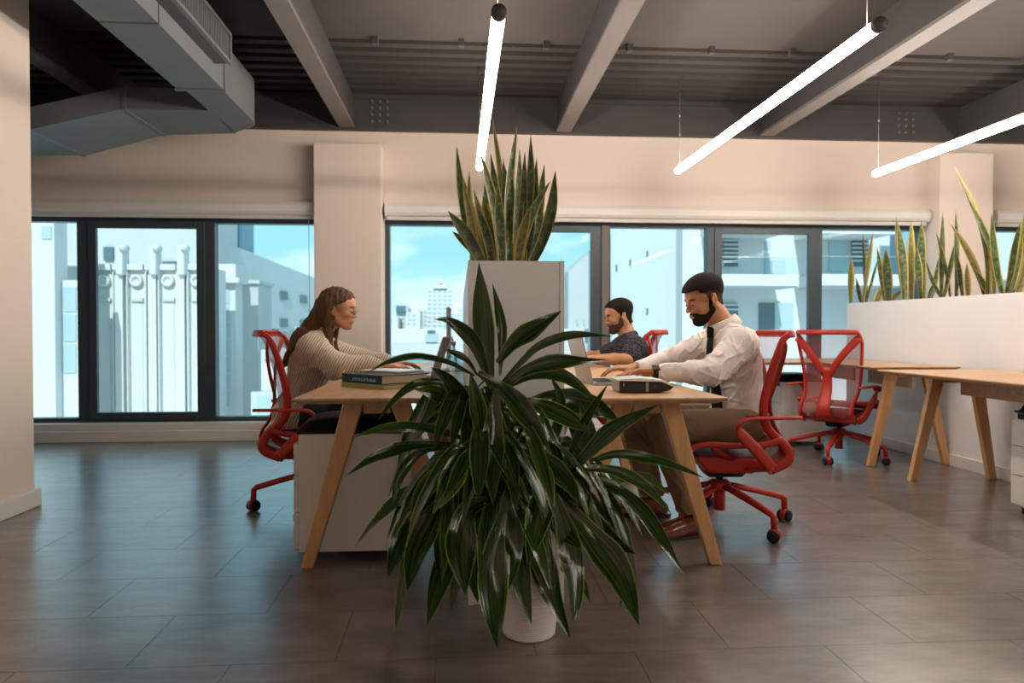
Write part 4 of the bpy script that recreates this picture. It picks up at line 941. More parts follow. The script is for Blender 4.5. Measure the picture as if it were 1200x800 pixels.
def hand(V, w, f, n, side, curl=1.0, S=1.0, spread=0.0):
    """w wrist, f forward, n back-of-hand normal, side: +1 thumb on n x f side"""
    w = np.array(w, float); f = np.array(f, float); f /= np.linalg.norm(f); n = np.array(n, float); n -= f * (n @ f); n /= np.linalg.norm(n); s = np.cross(n, f) * side
    for i, off in enumerate((0.030, 0.010, -0.010, -0.028)):
        kn = w + (f * (0.088, 0.091, 0.086, 0.078)[i] + s * off + n * 0.004) * S
        V.cone(w + (f * 0.012 + s * off * 0.6) * S, kn, 0.0155 * S, 0.0115 * S, 0.012)
        ang = 0.0; p = kn; L = [(0.042, 0.026, 0.020), (0.046, 0.029, 0.021), (0.043, 0.027, 0.020), (0.034, 0.020, 0.018)][i]
        d0 = f + s * (off * 3 * spread + off * 1.0)
        d0 = d0 / np.linalg.norm(d0)
        for j in range(3):
            ang += curl * (0.30, 0.55, 0.45)[j] + (0.05 * i if j == 0 else 0)
            dd = d0 * math.cos(ang) - n * math.sin(ang); q = p + dd * L[j] * S
            V.cone(p, q, (0.0092, 0.0084, 0.0076)[j] * S, (0.0084, 0.0076, 0.0066)[j] * S, 0.003); p = q
    t0 = w + (f * 0.028 + s * 0.026 - n * 0.006) * S; t1 = t0 + (f * 0.032 + s * 0.026 - n * 0.012) * S; t2 = t1 + (f * 0.030 + s * 0.008 - n * 0.010) * S; t3 = t2 + (f * 0.022 - s * 0.002 - n * 0.004) * S
    V.cone(t0, t1, 0.015 * S, 0.0115 * S, 0.012); V.cone(t1, t2, 0.0112 * S, 0.0095 * S, 0.004); V.cone(t2, t3, 0.0095 * S, 0.0075 * S, 0.004)
def wrinkle(V, amp, freq, dirs, seed=0, mask=None):
    """irregular creases: ridges of a sum of near-parallel waves, only computed near the surface"""
    r = np.random.default_rng(seed); I = np.argwhere(np.abs(V.v) < 0.03)
    P = V.lo + V.h * I; acc = np.zeros(len(P))
    for d, f_, a in dirs:
        d = np.array(d, float); d /= np.linalg.norm(d); n = np.zeros(len(P))
        for _ in range(6):
            k = d + r.normal(0, 0.28, 3); k /= np.linalg.norm(k); n += np.sin(P @ k * f_ * r.uniform(0.55, 1.35) + r.uniform(0, 6.28))
        g = np.zeros(len(P))
        for _ in range(3):
            k = r.normal(0, 1, 3); k /= np.linalg.norm(k); g += np.sin(P @ k * 13 + r.uniform(0, 6.28))
        acc += a * (np.maximum(0, 1 - np.abs(n) / 1.1) ** 1.6) * np.clip(0.55 + 0.35 * g, 0.05, 1.3)
    V.v[tuple(I.T)] -= (amp * acc).astype(np.float32)

eye_w = pbr('eye_white', (0.34, 0.30, 0.27), 0.3); iris_m = pbr('iris', (0.02, 0.012, 0.008), 0.15)
def skin(name, c, rough=0.48):
    m = pbr(name, c, rough, bump=0.05, bscale=400, var=0.10, vscale=18); b = m.node_tree.nodes['Principled BSDF']
    b.inputs['Subsurface Weight'].default_value = 0.12; b.inputs['Subsurface Radius'].default_value = (0.012, 0.005, 0.003); b.inputs['Subsurface Scale'].default_value = 1.0; return m
skin1 = skin('skin_tan', (0.45, 0.195, 0.088)); skin2 = skin('skin_light', (0.56, 0.265, 0.145)); skin3 = skin('skin_olive', (0.42, 0.195, 0.095))
hair1 = pbr('hair_black', (0.011, 0.006, 0.004), 0.7, spec=0.12, bump=0.5, bscale=320); beard1 = pbr('beard_dark', (0.024, 0.012, 0.008), 0.8, spec=0.1, bump=0.6, bscale=420)
beard3 = pbr('stubble', (0.062, 0.032, 0.020), 0.8, spec=0.15, bump=0.5, bscale=420, var=0.3, vscale=60)
hair2 = pbr('hair_brown', (0.115, 0.058, 0.027), 0.5, spec=0.18, bump=0.9, bscale=60, var=0.55, vscale=26, stretch=(9, 9, 0.6))
shirt1 = pbr('white_cotton', (0.74, 0.67, 0.63), 0.8, bump=0.12, bscale=60, sheen=0.2)
pants1 = pbr('khaki_cotton', (0.195, 0.118, 0.064), 0.85, bump=0.15, bscale=120, var=0.06)
shoe_m = pbr('brown_leather', (0.13, 0.030, 0.012), 0.22, bump=0.05, bscale=40, coat=0.3); sole_m = pbr('shoe_sole', (0.03, 0.018, 0.012), 0.6)
sock_m = pbr('dark_sock', (0.012, 0.012, 0.014), 0.9); tie_m = pbr('black_tie', (0.007, 0.006, 0.007), 0.7, spec=0.15); belt_m = pbr('dark_belt', (0.018, 0.011, 0.008), 0.4)
denim = pbr('dark_trousers', (0.02, 0.024, 0.035), 0.9)
def knit():
    m = pbr('cream_knit', (0.50, 0.415, 0.325), 0.9, sheen=0.3); nt = m.node_tree; b = nt.nodes['Principled BSDF']
    t = N(nt, 'ShaderNodeTexCoord'); mp = N(nt, 'ShaderNodeMapping'); mp.inputs['Rotation'].default_value = (0, R(-24), 0); nt.links.new(t.outputs['Object'], mp.inputs[0])
    w = N(nt, 'ShaderNodeTexWave'); w.wave_type = 'BANDS'; w.bands_direction = 'X'; w.inputs['Scale'].default_value = 24; w.inputs['Distortion'].default_value = 1.0; w.inputs['Detail'].default_value = 1.5; w.inputs['Detail Scale'].default_value = 0.8
    nt.links.new(mp.outputs[0], w.inputs[0]); w2 = N(nt, 'ShaderNodeTexWave'); w2.bands_direction = 'Z'; w2.inputs['Scale'].default_value = 60; w2.inputs['Distortion'].default_value = 2; nt.links.new(mp.outputs[0], w2.inputs[0])
    mm = N(nt, 'ShaderNodeMath', operation='MULTIPLY_ADD'); mm.inputs[1].default_value = 0.3; nt.links.new(w2.outputs[0], mm.inputs[0]); nt.links.new(w.outputs[0], mm.inputs[2])
    r = N(nt, 'ShaderNodeValToRGB'); r.color_ramp.elements[0].color = (0.38, 0.30, 0.22, 1); r.color_ramp.elements[1].color = (0.70, 0.585, 0.45, 1); nt.links.new(w.outputs[0], r.inputs[0]); nt.links.new(r.outputs[0], b.inputs['Base Color'])
    bp = N(nt, 'ShaderNodeBump'); bp.inputs['Strength'].default_value = 0.7; bp.inputs['Distance'].default_value = 0.006; nt.links.new(mm.outputs[0], bp.inputs['Height']); nt.links.new(bp.outputs[0], b.inputs['Normal']); return m
knit_m = knit()
def dark_print():
    m = pbr('dark_print_shirt', (0.03, 0.03, 0.04), 0.9, spec=0.1); nt = m.node_tree; b = nt.nodes['Principled BSDF']
    t = N(nt, 'ShaderNodeTexCoord'); v = N(nt, 'ShaderNodeTexVoronoi'); v.inputs['Scale'].default_value = 42; v.feature = 'DISTANCE_TO_EDGE'; nt.links.new(t.outputs['Object'], v.inputs[0])
    n = N(nt, 'ShaderNodeTexNoise'); n.inputs['Scale'].default_value = 28; nt.links.new(t.outputs['Object'], n.inputs[0])
    mm = N(nt, 'ShaderNodeMath', operation='MULTIPLY'); nt.links.new(v.outputs['Distance'], mm.inputs[0]); nt.links.new(n.outputs[0], mm.inputs[1])
    r = N(nt, 'ShaderNodeValToRGB'); r.color_ramp.elements[0].position = 0.02; r.color_ramp.elements[1].position = 0.10
    r.color_ramp.elements[0].color = (0.070, 0.058, 0.064, 1); r.color_ramp.elements[1].color = (0.016, 0.015, 0.022, 1); nt.links.new(mm.outputs[0], r.inputs[0]); nt.links.new(r.outputs[0], b.inputs['Base Color']); return m
print_m = dark_print()

def torso(V, J, g, k=0.05):
    """J joints, g: growth of radii"""
    fx = J['fx']
    V.ell(J['pelvis'], (0.115 + g, 0.165 + g, 0.10 + g), None, k)
    V.ell(J['belly'], (0.105 + g, 0.145 + g, 0.13 + g), rotm(0, J.get('tilt', 0)), k)
    V.ell(J['chest'], (0.112 + g, 0.158 + g, 0.16 + g), rotm(0, J.get('tilt', 0)), k)
    sl, sr = np.array(J['sL']), np.array(J['sR']); nb = np.array(J['neck'])
    V.cone(sl, sr, 0.062 + g, 0.062 + g, k)
    V.cone(nb + (sl - nb) * 0.15, sl, 0.055 + g, 0.055 + g, k * 0.8); V.cone(nb + (sr - nb) * 0.15, sr, 0.055 + g, 0.055 + g, k * 0.8)
def arm(V, sh, el, wr, g, k=0.03, r=(0.058, 0.045, 0.042, 0.028)):
    V.cone(sh, el, r[0] + g, r[1] + g, k)
    m = np.array(el) * 0.65 + np.array(wr) * 0.35
    V.cone(el, m, r[1] * 0.92 + g, r[2] + g, 0.015); V.cone(m, wr, r[2] + g, r[3] + g, 0.015)
def leg(V, hip, kn, an, g, k=0.04, r=(0.088, 0.062, 0.056, 0.038)):
    V.cone(hip, kn, r[0] + g, r[1] + g, k); m = np.array(kn) * 0.65 + np.array(an) * 0.35
    V.cone(kn, m, r[1] * .95 + g, r[2] + g, 0.02); V.cone(m, an, r[2] + g, r[3] + g, 0.02)
def shoe(par, org, an, toe, name='shoe'):
    an = np.array(an, float); toe = np.array(toe, float); f = toe - an; f[2] = 0; L = np.linalg.norm(f); f /= L; yaw = math.atan2(f[1], f[0]); Rm = rotm(yaw, 0)
    V = Vol(np.minimum(an, toe) - 0.1, np.maximum(an, toe) + 0.12, 0.0035)
    heel = np.array([an[0], an[1], 0.045]) - f * 0.045
    V.cone(heel + f * 0.01, np.array([an[0], an[1], 0.075]), 0.036, 0.038, 0.02)
    V.cone(np.array([an[0], an[1], 0.06]), heel + f * 0.15 + np.array([0, 0, -0.004]), 0.040, 0.034, 0.03)
    V.ell(heel + f * 0.180 + np.array([0, 0, -0.008]), (0.090, 0.046, 0.036), Rm, 0.025); V.cone(heel + f * 0.05 + np.array([0, 0, 0.03]), heel + f * 0.16, 0.044, 0.032, 0.03)
    V.cone(heel, heel + f * 0.12, 0.034, 0.034, 0.02)
    Z = V.ax[2][None, None, :]; V.v = np.maximum(V.v, (0.014 - Z)).astype(np.float32)
    s = V.mesh(name, shoe_m, par, org, 1)
    b = MB(); n = 18; pr = []
    for i in range(n):
        a = 2 * math.pi * i / n; ca, sa = math.cos(a), math.sin(a); x = 0.095 + 0.143 * ca; w = 0.044 * sa * (1 - 0.22 * (ca < 0) * abs(ca))
        pr.append(heel + f * x + np.array([-f[1], f[0], 0]) * w)
    b.prism([Vector((p[0], p[1], 0.001)) - Vector(org) for p in pr], (0, 0, 0.016)); b.build('sole', sole_m, s)
    for i in range(4):
        c = heel + f * (0.10 + i * 0.020) + np.array([0, 0, 0.047 - i * 0.007]); sd = np.array([-f[1], f[0], 0])
        MB().tube([Vector(c - sd * 0.018) - Vector(org) - Vector((0, 0, .006)), Vector(c) - Vector(org) + Vector((0, 0, 0.002)), Vector(c + sd * 0.018) - Vector(org) - Vector((0, 0, .006))], 0.0025, 6).build('lace', sole_m, s)

# ------------------------------------------------------------------ man in the white shirt (faces -X)
def man_white():
    org = (1.42, 3.66, 0)
    J = dict(fx=-1, pelvis=(1.445, 3.66, 0.525), belly=(1.452, 3.66, 0.65), chest=(1.425, 3.66, 0.835), neck=(1.375, 3.66, 0.985), sL=(1.395, 3.50, 0.925), sR=(1.37, 3.83, 0.925), tilt=R(-14))
    eL, wL = (1.205, 3.40, 0.788), (0.955, 3.46, 0.790); eR, wR = (1.13, 3.90, 0.82), (0.90, 3.70, 0.794)
    hc, S = (1.258, 3.66, 1.150), 0.99; Rm = rotm(math.pi + 0.20, R(19))
    t = thing('person', 'bearded man in white shirt and black tie typing on a laptop', 'person', org)
    V = Vol((0.62, 3.24, 0.0), (1.68, 4.06, 1.32), 0.0045)
    head_prims(V, hc, Rm, S)
    V.cone(np.array(hc) + Rm @ np.array([-0.030, 0, -0.045]), J['neck'], 0.058, 0.066, 0.03)
    torso(V, J, -0.006)
    for s_, e_, w_ in ((J['sL'], eL, wL), (J['sR'], eR, wR)): arm(V, s_, e_, w_, 0)
    hand(V, wL, (-1, 0.22, 0.02), (0, 0.12, 1), -1, 0.62, 1.0, .3); hand(V, wR, (-1, -0.12, 0.02), (0, -0.12, 1), 1, 0.62, 1.0, .3)
    hipL, hipR = (1.42, 3.56, 0.515), (1.42, 3.76, 0.515); kL, kR = (1.00, 3.49, 0.515), (0.93, 3.80, 0.52); aL, aR = (1.115, 3.40, 0.10), (1.03, 3.78, 0.10)
    leg(V, hipL, kL, aL, 0); leg(V, hipR, kR, aR, 0)
    for a_, tt in ((aL, (0.93, 3.36, 0.03)), (aR, (0.84, 3.80, 0.03))): V.cone(np.array(a_), np.array(tt), 0.026, 0.018, 0.02)
    V.mesh('body', skin1, t, org, 1)
    # hair cap and beard
    hp = [(0.098, 0.066), (0.070, 0.068), (0.050, 0.064), (0.044, 0.046), (0.026, 0.044), (0.0, 0.046), (-0.040, 0.036), (-0.070, 0.010), (-0.15, 0.0), (-0.15, 0.15), (0.13, 0.15)]
    fade = [(0.044, 0.050), (0.022, 0.034), (0.012, 0.004), (0.000, 0.004), (-0.010, 0.030), (-0.034, 0.024), (-0.044, -0.03), (-0.062, -0.055), (-0.15, -0.05), (-0.15, 0.05)]
    hair_vol(hc, Rm, S, fade, 0.0022, 0.003).mesh('hair_fade', beard3, t, org, 1)
    def th(lx, ly, lz): return 0.004 + 0.013 * np.clip((lz - 0.02) / 0.06, 0, 1)
    hair_vol(hc, Rm, S, hp, th, 0.003).mesh('hair', hair1, t, org, 1)
    bp_ = [(0.010, 0.004), (0.014, -0.018), (0.022, -0.052), (0.046, -0.066), (0.070, -0.056), (0.080, -0.047), (0.12, -0.045), (0.12, -0.14), (0.04, -0.14), (0.012, -0.100), (-0.010, -0.062), (-0.004, -0.02), (0.002, 0.004)]
    def post(v, lx, ly, lz, S_):   # keep the lips clear
        m = np.sqrt(((lx - 0.10) / 0.030) ** 2 + (ly / 0.021) ** 2 + ((lz + 0.0645) / 0.0115) ** 2) - 1
        return np.maximum(v, -m * 0.01 * S_)
    hair_vol(hc, Rm, S, bp_, 0.0034, 0.003, post=post).mesh('beard', beard1, t, org, 1)
    head_extras(t, org, hc, Rm, S, hair1, skin1)
    # shirt
    V = Vol((0.90, 3.22, 0.44), (1.68, 4.06, 1.05), 0.005)
    torso(V, J, 0.012)
    arm(V, J['sL'], eL, np.array(wL) + (0.035, -0.004, 0), 0.014, r=(0.062, 0.048, 0.040, 0.026)); arm(V, J['sR'], eR, np.array(wR) + (0.035, 0.02, 0), 0.014, r=(0.060, 0.047, 0.040, 0.026))
    V.cone(J['neck'], np.array(J['neck']) + (-0.01, 0, 0.02), 0.068, 0.062, 0.02)
    V.cone((1.41, 3.66, 0.50), (1.44, 3.66, 0.50), 0.13, 0.13, 0.05)
    wrinkle(V, 0.0105, 0, [((0.85, 0.1, -0.50), 82, 1.0), ((0.3, 0.1, 0.95), 48, 0.7)], 4)
    V.ell(np.array(hc) + Rm @ np.array([0.0, 0, -0.10]), (0.07, 0.06, 0.06), Rm, 0.01, 's')
    Z = V.ax[2][None, None, :]; X = V.ax[0][:, None, None]; V.v = np.maximum(V.v, 0.468 - Z - 0.0 * X).astype(np.float32)
    sh = V.mesh('shirt', shirt1, t, org, 1)
    # collar wings
    nk = Vector(J['neck']); M = Matrix.Rotation(R(-24), 3, 'Y')
    c0 = Vector(org)
    rows = []
    for dz, rr in ((-0.020, 0.082), (0.014, 0.080), (0.056, 0.072), (0.053, 0.080), (0.004, 0.096)):
        rows.append([nk - c0 + M @ Vector((rr * math.cos(a) * 1.0, rr * math.sin(a) * 0.98, dz + 0.012 + (-0.020 * max(0, -math.cos(a)) if dz < 0.03 else -0.004 * max(0, -math.cos(a))))) for a in [math.pi + 0.16 + (2 * math.pi - 0.32) * k / 28 for k in range(29)]])
    MB().grid(rows).build('collar', shirt1, sh, solid=0.0035)
    for w_, d_ in ((wL, (0.0, -0.004, 0)), (wR, (0.0, 0.02, 0))):
        a = Vector(w_) + Vector((0.016, 0, 0)) - c0; b_ = a + Vector((0.055, d_[1], 0.002))
        MB().tube([a, a.lerp(b_, 0.1), b_], [0.034, 0.0385, 0.041], 20, cap=False).build('cuff', shirt1, sh, solid=0.003)
    # trousers
    V = Vol((0.80, 3.28, 0.08), (1.64, 4.0, 0.66), 0.005)
    V.ell((1.435, 3.66, 0.515), (0.130, 0.185, 0.105), None, 0.03)
    leg(V, hipL, kL, aL, 0.012, r=(0.092, 0.066, 0.060, 0.047)); leg(V, hipR, kR, aR, 0.012, r=(0.092, 0.066, 0.060, 0.047))
    wrinkle(V, 0.006, 0, [((0.8, 0.2, 0.6), 60, 1.0)], 8)
    Z = V.ax[2][None, None, :]; V.v = np.maximum(np.maximum(V.v, 0.118 - Z), Z - 0.60).astype(np.float32)
    tr = V.mesh('trousers', pants1, t, org, 1)
    for a_ in (aL, aR):
        MB().tube([Vector(a_) - c0 + Vector((0, 0, -0.03)), Vector(a_) - c0 + Vector((-0.008, 0, 0.07))], [0.041, 0.043], 14).build('sock', sock_m, t)
    shoe(t, org, aL, (0.90, 3.35, 0.03)); shoe(t, org, aR, (0.82, 3.80, 0.03))
    bl_ = [Vector((1.44 + 0.146 * math.cos(a), 3.66 + 0.196 * math.sin(a), 0.560)) - c0 for a in [2 * math.pi * k / 32 for k in range(33)]]
    MB().bar(bl_, 0.030, 0.006, (0, 0, 1)).build('belt', belt_m, t)
    # tie: knot then blade in front of the chest
    tp = arc([(1.286, 3.630, 0.985), (1.272, 3.610, 0.90), (1.275, 3.600, 0.80), (1.300, 3.595, 0.70), (1.305, 3.590, 0.60), (1.300, 3.58, 0.50)], 4)
    MB().bar([p - c0 for p in tp], 0.05, 0.006, (-0.5, 1, 0), ws=[0.034 + 0.052 * i / len(tp) for i in range(len(tp))]).build('tie', tie_m, t)
    MB().bar([Vector((1.292, 3.634, 1.008)) - c0, Vector((1.284, 3.630, 0.988)) - c0, Vector((1.278, 3.624, 0.955)) - c0], 0.04, 0.022, (-0.5, 1, 0), ws=[0.050, 0.046, 0.032]).build('tie_knot', tie_m, t)
    # watch
    wv = Vector(wL) - c0; ax_ = Vector((-1, 0.1, 0)).normalized()
    wt = MB().tube([wv + ax_ * -0.006, wv + ax_ * 0.018], [0.0325, 0.0315], 20, cap=False).build('watch', plastic_b, t, solid=0.003)
    MB().box(wv + Vector((-0.006, -0.024, 0.022)), (0.036, 0.030, 0.010), Matrix.Rotation(R(45), 3, 'X')).build('watch_case', key_m, wt, bevel=0.004)
    return t
man_white()
# ------------------------------------------------------------------ man in the dark patterned shirt (faces -X)
def man_dark():
    org = (1.28, 5.25, 0)
    J = dict(fx=-1, pelvis=(1.29, 5.25, 0.52), belly=(1.285, 5.25, 0.62), chest=(1.265, 5.25, 0.78), neck=(1.235, 5.25, 0.925), sL=(1.26, 5.09, 0.865), sR=(1.235, 5.42, 0.865), tilt=R(-10))
    eL, wL = (1.17, 5.00, 0.785), (0.93, 5.08, 0.788); eR, wR = (1.06, 5.46, 0.79), (0.86, 5.32, 0.790)
    hc, S = (1.165, 5.25, 1.092), 0.99; Rm = rotm(math.pi + 0.12, R(12))
    t = thing('person', 'man in a dark patterned short-sleeved shirt working near the window', 'person', org)
    V = Vol((0.58, 4.9, 0.0), (1.5, 5.6, 1.24), 0.006)
    head_prims(V, hc, Rm, S)
    V.cone(np.array(hc) + Rm @ np.array([-0.030, 0, -0.045]), J['neck'], 0.056, 0.062, 0.03)
    torso(V, J, -0.006)
    for s_, e_, w_ in ((J['sL'], eL, wL), (J['sR'], eR, wR)): arm(V, s_, e_, w_, 0)
    hand(V, wL, (-1, 0.1, 0.02), (0, 0.1, 1), -1, 0.6, 1.0, .3); hand(V, wR, (-1, -0.1, 0.02), (0, -0.1, 1), 1, 0.6, 1.0, .3)
    hipL, hipR = (1.24, 5.16, 0.515), (1.24, 5.34, 0.515); kL, kR = (0.82, 5.12, 0.52), (0.82, 5.38, 0.52); aL, aR = (0.92, 5.10, 0.10), (0.92, 5.40, 0.10)
    leg(V, hipL, kL, aL, 0); leg(V, hipR, kR, aR, 0)
    for a_ in (aL, aR): V.cone(np.array(a_), np.array(a_) + (-0.17, 0, -0.065), 0.032, 0.026, 0.02)
    V.mesh('body', skin3, t, org, 1)
    hp = [(0.090, 0.088), (0.066, 0.078), (0.045, 0.066), (0.030, 0.040), (0.012, 0.020), (0.004, -0.006), (-0.012, 0.024), (-0.034, 0.020), (-0.042, -0.03), (-0.060, -0.068), (-0.15, -0.06), (-0.15, 0.15), (0.13, 0.15)]
    hair_vol(hc, Rm, S, hp, lambda lx, ly, lz: 0.004 + 0.010 * np.clip((lz - 0.02) / 0.06, 0, 1), 0.0035).mesh('hair', hair1, t, org, 1)
    bp_ = [(0.012, 0.0), (0.022, -0.02), (0.032, -0.046), (0.055, -0.052), (0.075, -0.044), (0.12, -0.043), (0.12, -0.14), (0.04, -0.14), (0.012, -0.096), (-0.008, -0.062), (-0.002, -0.02)]
    def post(v, lx, ly, lz, S_):
        m = np.sqrt(((lx - 0.10) / 0.030) ** 2 + (ly / 0.021) ** 2 + ((lz + 0.0645) / 0.0115) ** 2) - 1
        return np.maximum(v, -m * 0.01 * S_)
    hair_vol(hc, Rm, S, bp_, 0.003, 0.0035, post=post).mesh('beard', beard3, t, org, 1)
    head_extras(t, org, hc, Rm, S, hair1, skin3)
    V = Vol((0.95, 4.9, 0.44), (1.5, 5.6, 1.0), 0.006)
    torso(V, J, 0.010)
    for s_, e_ in ((J['sL'], eL), (J['sR'], eR)):
        e2 = np.array(s_) * 0.35 + np.array(e_) * 0.65; V.cone(s_, e2, 0.070, 0.066, 0.03)
    V.cone(J['neck'], np.array(J['neck']) + (-0.01, 0, 0.02), 0.064, 0.060, 0.02)
    wrinkle(V, 0.0045, 0, [((0.7, 0.1, -0.7), 70, 1.2)], 5)
    V.ell(np.array(hc) + Rm @ np.array([0.0, 0, -0.10]), (0.066, 0.056, 0.056), Rm, 0.01, 's')
    sh = V.mesh('shirt', print_m, t, org, 1)
    nk = Vector(J['neck']); M = Matrix.Rotation(R(-20), 3, 'Y'); c0 = Vector(org); rows = []
    for dz, rr in ((-0.02, 0.074), (0.004, 0.074), (0.030, 0.068), (0.026, 0.076), (-0.006, 0.086)):
        rows.append([nk - c0 + M @ Vector((rr * math.cos(a), rr * math.sin(a), dz + 0.012 - 0.015 * max(0, -math.cos(a)))) for a in [math.pi + 0.35 + (2 * math.pi - 0.7) * k / 24 for k in range(25)]])
    MB().grid(rows).build('collar', print_m, sh, solid=0.003)
    V = Vol((0.70, 4.98, 0.08), (1.46, 5.52, 0.64), 0.008)
    V.ell(J['pelvis'], (0.13, 0.18, 0.10), None, 0.03); leg(V, hipL, kL, aL, 0.012); leg(V, hipR, kR, aR, 0.012)
    Z = V.ax[2][None, None, :]; V.v = np.maximum(V.v, 0.12 - Z).astype(np.float32); V.mesh('trousers', denim, t, org, 1)
    shoe(t, org, aL, (0.70, 5.10, 0.03)); shoe(t, org, aR, (0.70, 5.40, 0.03))
man_dark()
# ------------------------------------------------------------------ woman (faces +X)
def woman():
    org = (-0.82, 4.2, 0)
    J = dict(fx=1, pelvis=(-0.90, 4.2, 0.52), belly=(-0.88, 4.2, 0.63), chest=(-0.845, 4.2, 0.79), neck=(-0.79, 4.2, 0.955), sL=(-0.80, 4.335, 0.89), sR=(-0.81, 4.065, 0.89), tilt=R(12))
    eR, wR = (-0.655, 3.97, 0.785), (-0.43, 4.06, 0.790); eL, wL = (-0.60, 4.40, 0.80), (-0.38, 4.27, 0.792)
    hc, S = (-0.682, 4.2, 1.110), 0.97; Rm = rotm(-0.10, R(7))
    t = thing('person', 'long-haired woman in a cream knit sweater typing at the desk', 'person', org)
    V = Vol((-1.10, 3.85, 0.0), (-0.12, 4.56, 1.27), 0.005)
    head_prims(V, hc, Rm, S, True)
    V.cone(np.array(hc) + Rm @ np.array([-0.030, 0, -0.045]), J['neck'], 0.046, 0.052, 0.03)
    torso(V, J, -0.02)
    for s_, e_, w_ in ((J['sL'], eL, wL), (J['sR'], eR, wR)): arm(V, s_, e_, w_, -0.006)
    hand(V, wR, (1, 0.05, 0.04), (0, -0.1, 1), 1, 0.55, 0.9, .2); hand(V, wL, (1, -0.1, 0.04), (0, 0.1, 1), -1, 0.55, 0.9, .2)
    hipL, hipR = (-0.86, 4.28, 0.515), (-0.86, 4.12, 0.515); kL, kR = (-0.44, 4.29, 0.52), (-0.44, 4.10, 0.52); aL, aR = (-0.50, 4.29, 0.10), (-0.50, 4.10, 0.10)
    leg(V, hipL, kL, aL, -0.008); leg(V, hipR, kR, aR, -0.008)
    for a_ in (aL, aR): V.cone(np.array(a_), np.array(a_) + (0.17, 0, -0.065), 0.030, 0.024, 0.02)
    V.mesh('body', skin2, t, org, 1)
    # hair: cap + long falls
    V = Vol((-1.08, 4.02, 0.72), (-0.60, 4.38, 1.28), 0.004)
    c = np.array(hc); T = lambda p: c + Rm @ (np.array(p, float) * S)
    V.ell(T((-0.022, 0, 0.044)), [x * S for x in (0.106, 0.086, 0.090)], Rm, 0.02); V.ell(T((0.020, 0, 0.045)), [x * S for x in (0.068, 0.070, 0.062)], Rm, 0.03)
    V.ell(T((-0.060, 0, -0.01)), [x * S for x in (0.070, 0.080, 0.100)], Rm, 0.03)
    V.cone(T((-0.075, 0, -0.02)), (-0.90, 4.2, 0.93), 0.070, 0.050, 0.04); V.cone((-0.90, 4.19, 0.95), (-0.985, 4.18, 0.80), 0.045, 0.018, 0.03)
    V.cone((-0.88, 4.12, 0.98), (-0.955, 4.08, 0.84), 0.032, 0.010, 0.03); V.cone((-0.88, 4.26, 0.98), (-0.95, 4.30, 0.84), 0.035, 0.012, 0.03)
    for s_ in (-1, 1):
        V.cone(T((-0.045, s_ * 0.062, 0.02)), T((-0.035, s_ * 0.060, -0.09)), 0.028, 0.028, 0.03)
        V.cone(T((-0.035, s_ * 0.060, -0.09)), (-0.735, 4.2 + s_ * 0.075, 0.90), 0.028, 0.026, 0.02); V.cone((-0.735, 4.2 + s_ * 0.075, 0.90), (-0.675, 4.2 + s_ * 0.085, 0.80), 0.026, 0.010, 0.02)
    X, Y, Z = V.ax[0][:, None, None] - c[0], V.ax[1][None, :, None] - c[1], V.ax[2][None, None, :] - c[2]
    lx = (Rm[0, 0] * X + Rm[1, 0] * Y + Rm[2, 0] * Z) / S; ly = (Rm[0, 1] * X + Rm[1, 1] * Y + Rm[2, 1] * Z) / S; lz = (Rm[0, 2] * X + Rm[1, 2] * Y + Rm[2, 2] * Z) / S
    face = poly_sdf(lx, lz, [(0.20, 0.083), (0.086, 0.083), (0.058, 0.060), (0.030, 0.036), (0.006, 0.026), (-0.004, 0.006), (-0.006, -0.03), (0.0, -0.06), (0.004, -0.125), (0.03, -0.20), (0.20, -0.20)])
    V.v = np.maximum(V.v, -face * S * 1.0).astype(np.float32)
    # strand grooves running down the hair
    gr = np.sin(lx * 210 + np.sin(lz * 22) * 1.2 + ly * 60) * 0.0016 + np.sin(lx * 95 + ly * 140 + lz * 12) * 0.0016
    V.v = (V.v - np.where(np.abs(V.v) < 0.02, gr, 0)).astype(np.float32)
    V.mesh('hair', hair2, t, org, 1)
    head_extras(t, org, hc, Rm, S, hair1, skin2, True)
    MB().bar([Vector(T((0.0935, -0.014, -0.0615))) - Vector(org), Vector(T((0.0957, 0, -0.0605))) - Vector(org), Vector(T((0.0935, 0.014, -0.0615))) - Vector(org)], 0.004, 0.004, (0, 0, 1)).build('upper_lip', pbr('lip', (0.36, 0.11, 0.08), 0.4), t)
    # glasses
    c0 = Vector(org); gm = pbr('glasses_frame', (0.35, 0.30, 0.25), 0.3, metal=0.6); g = None
    for s_ in (-1, 1):
        ring = [Vector(T((0.104 - 0.10 * abs(0.024 * math.cos(a) + 0.031), s_ * (0.033 + 0.024 * math.cos(a)), -0.004 + 0.020 * math.sin(a)))) - c0 for a in [2 * math.pi * k / 24 for k in range(25)]]
        o = MB().tube(ring, 0.0012, 6).build('glasses', gm, t) if g is None else MB().tube(ring, 0.0012, 6).build('rim', gm, g)
        g = g or o
        MB().add(ring[:-1], [tuple(range(24))]).build('lens', clear_m, g)
        MB().tube([Vector(T((0.099, s_ * 0.057, 0.004))) - c0, Vector(T((0.04, s_ * 0.078, 0.006))) - c0, Vector(T((-0.02, s_ * 0.082, 0.004))) - c0], 0.0012, 6).build('temple', gm, g)
    MB().tube([Vector(T((0.103, -0.009, 0.0))) - c0, Vector(T((0.105, 0, 0.003))) - c0, Vector(T((0.103, 0.009, 0.0))) - c0], 0.0012, 6).build('bridge', gm, g)
    # sweater
    V = Vol((-1.12, 3.82, 0.40), (-0.36, 4.60, 1.0), 0.0055)
    torso(V, J, 0.008)
    V.ell((-0.95, 4.2, 0.53), (0.105, 0.19, 0.11), None, 0.04)
    V.cone((-0.93, 4.08, 0.52), (-0.98, 4.05, 0.46), 0.07, 0.045, 0.04)
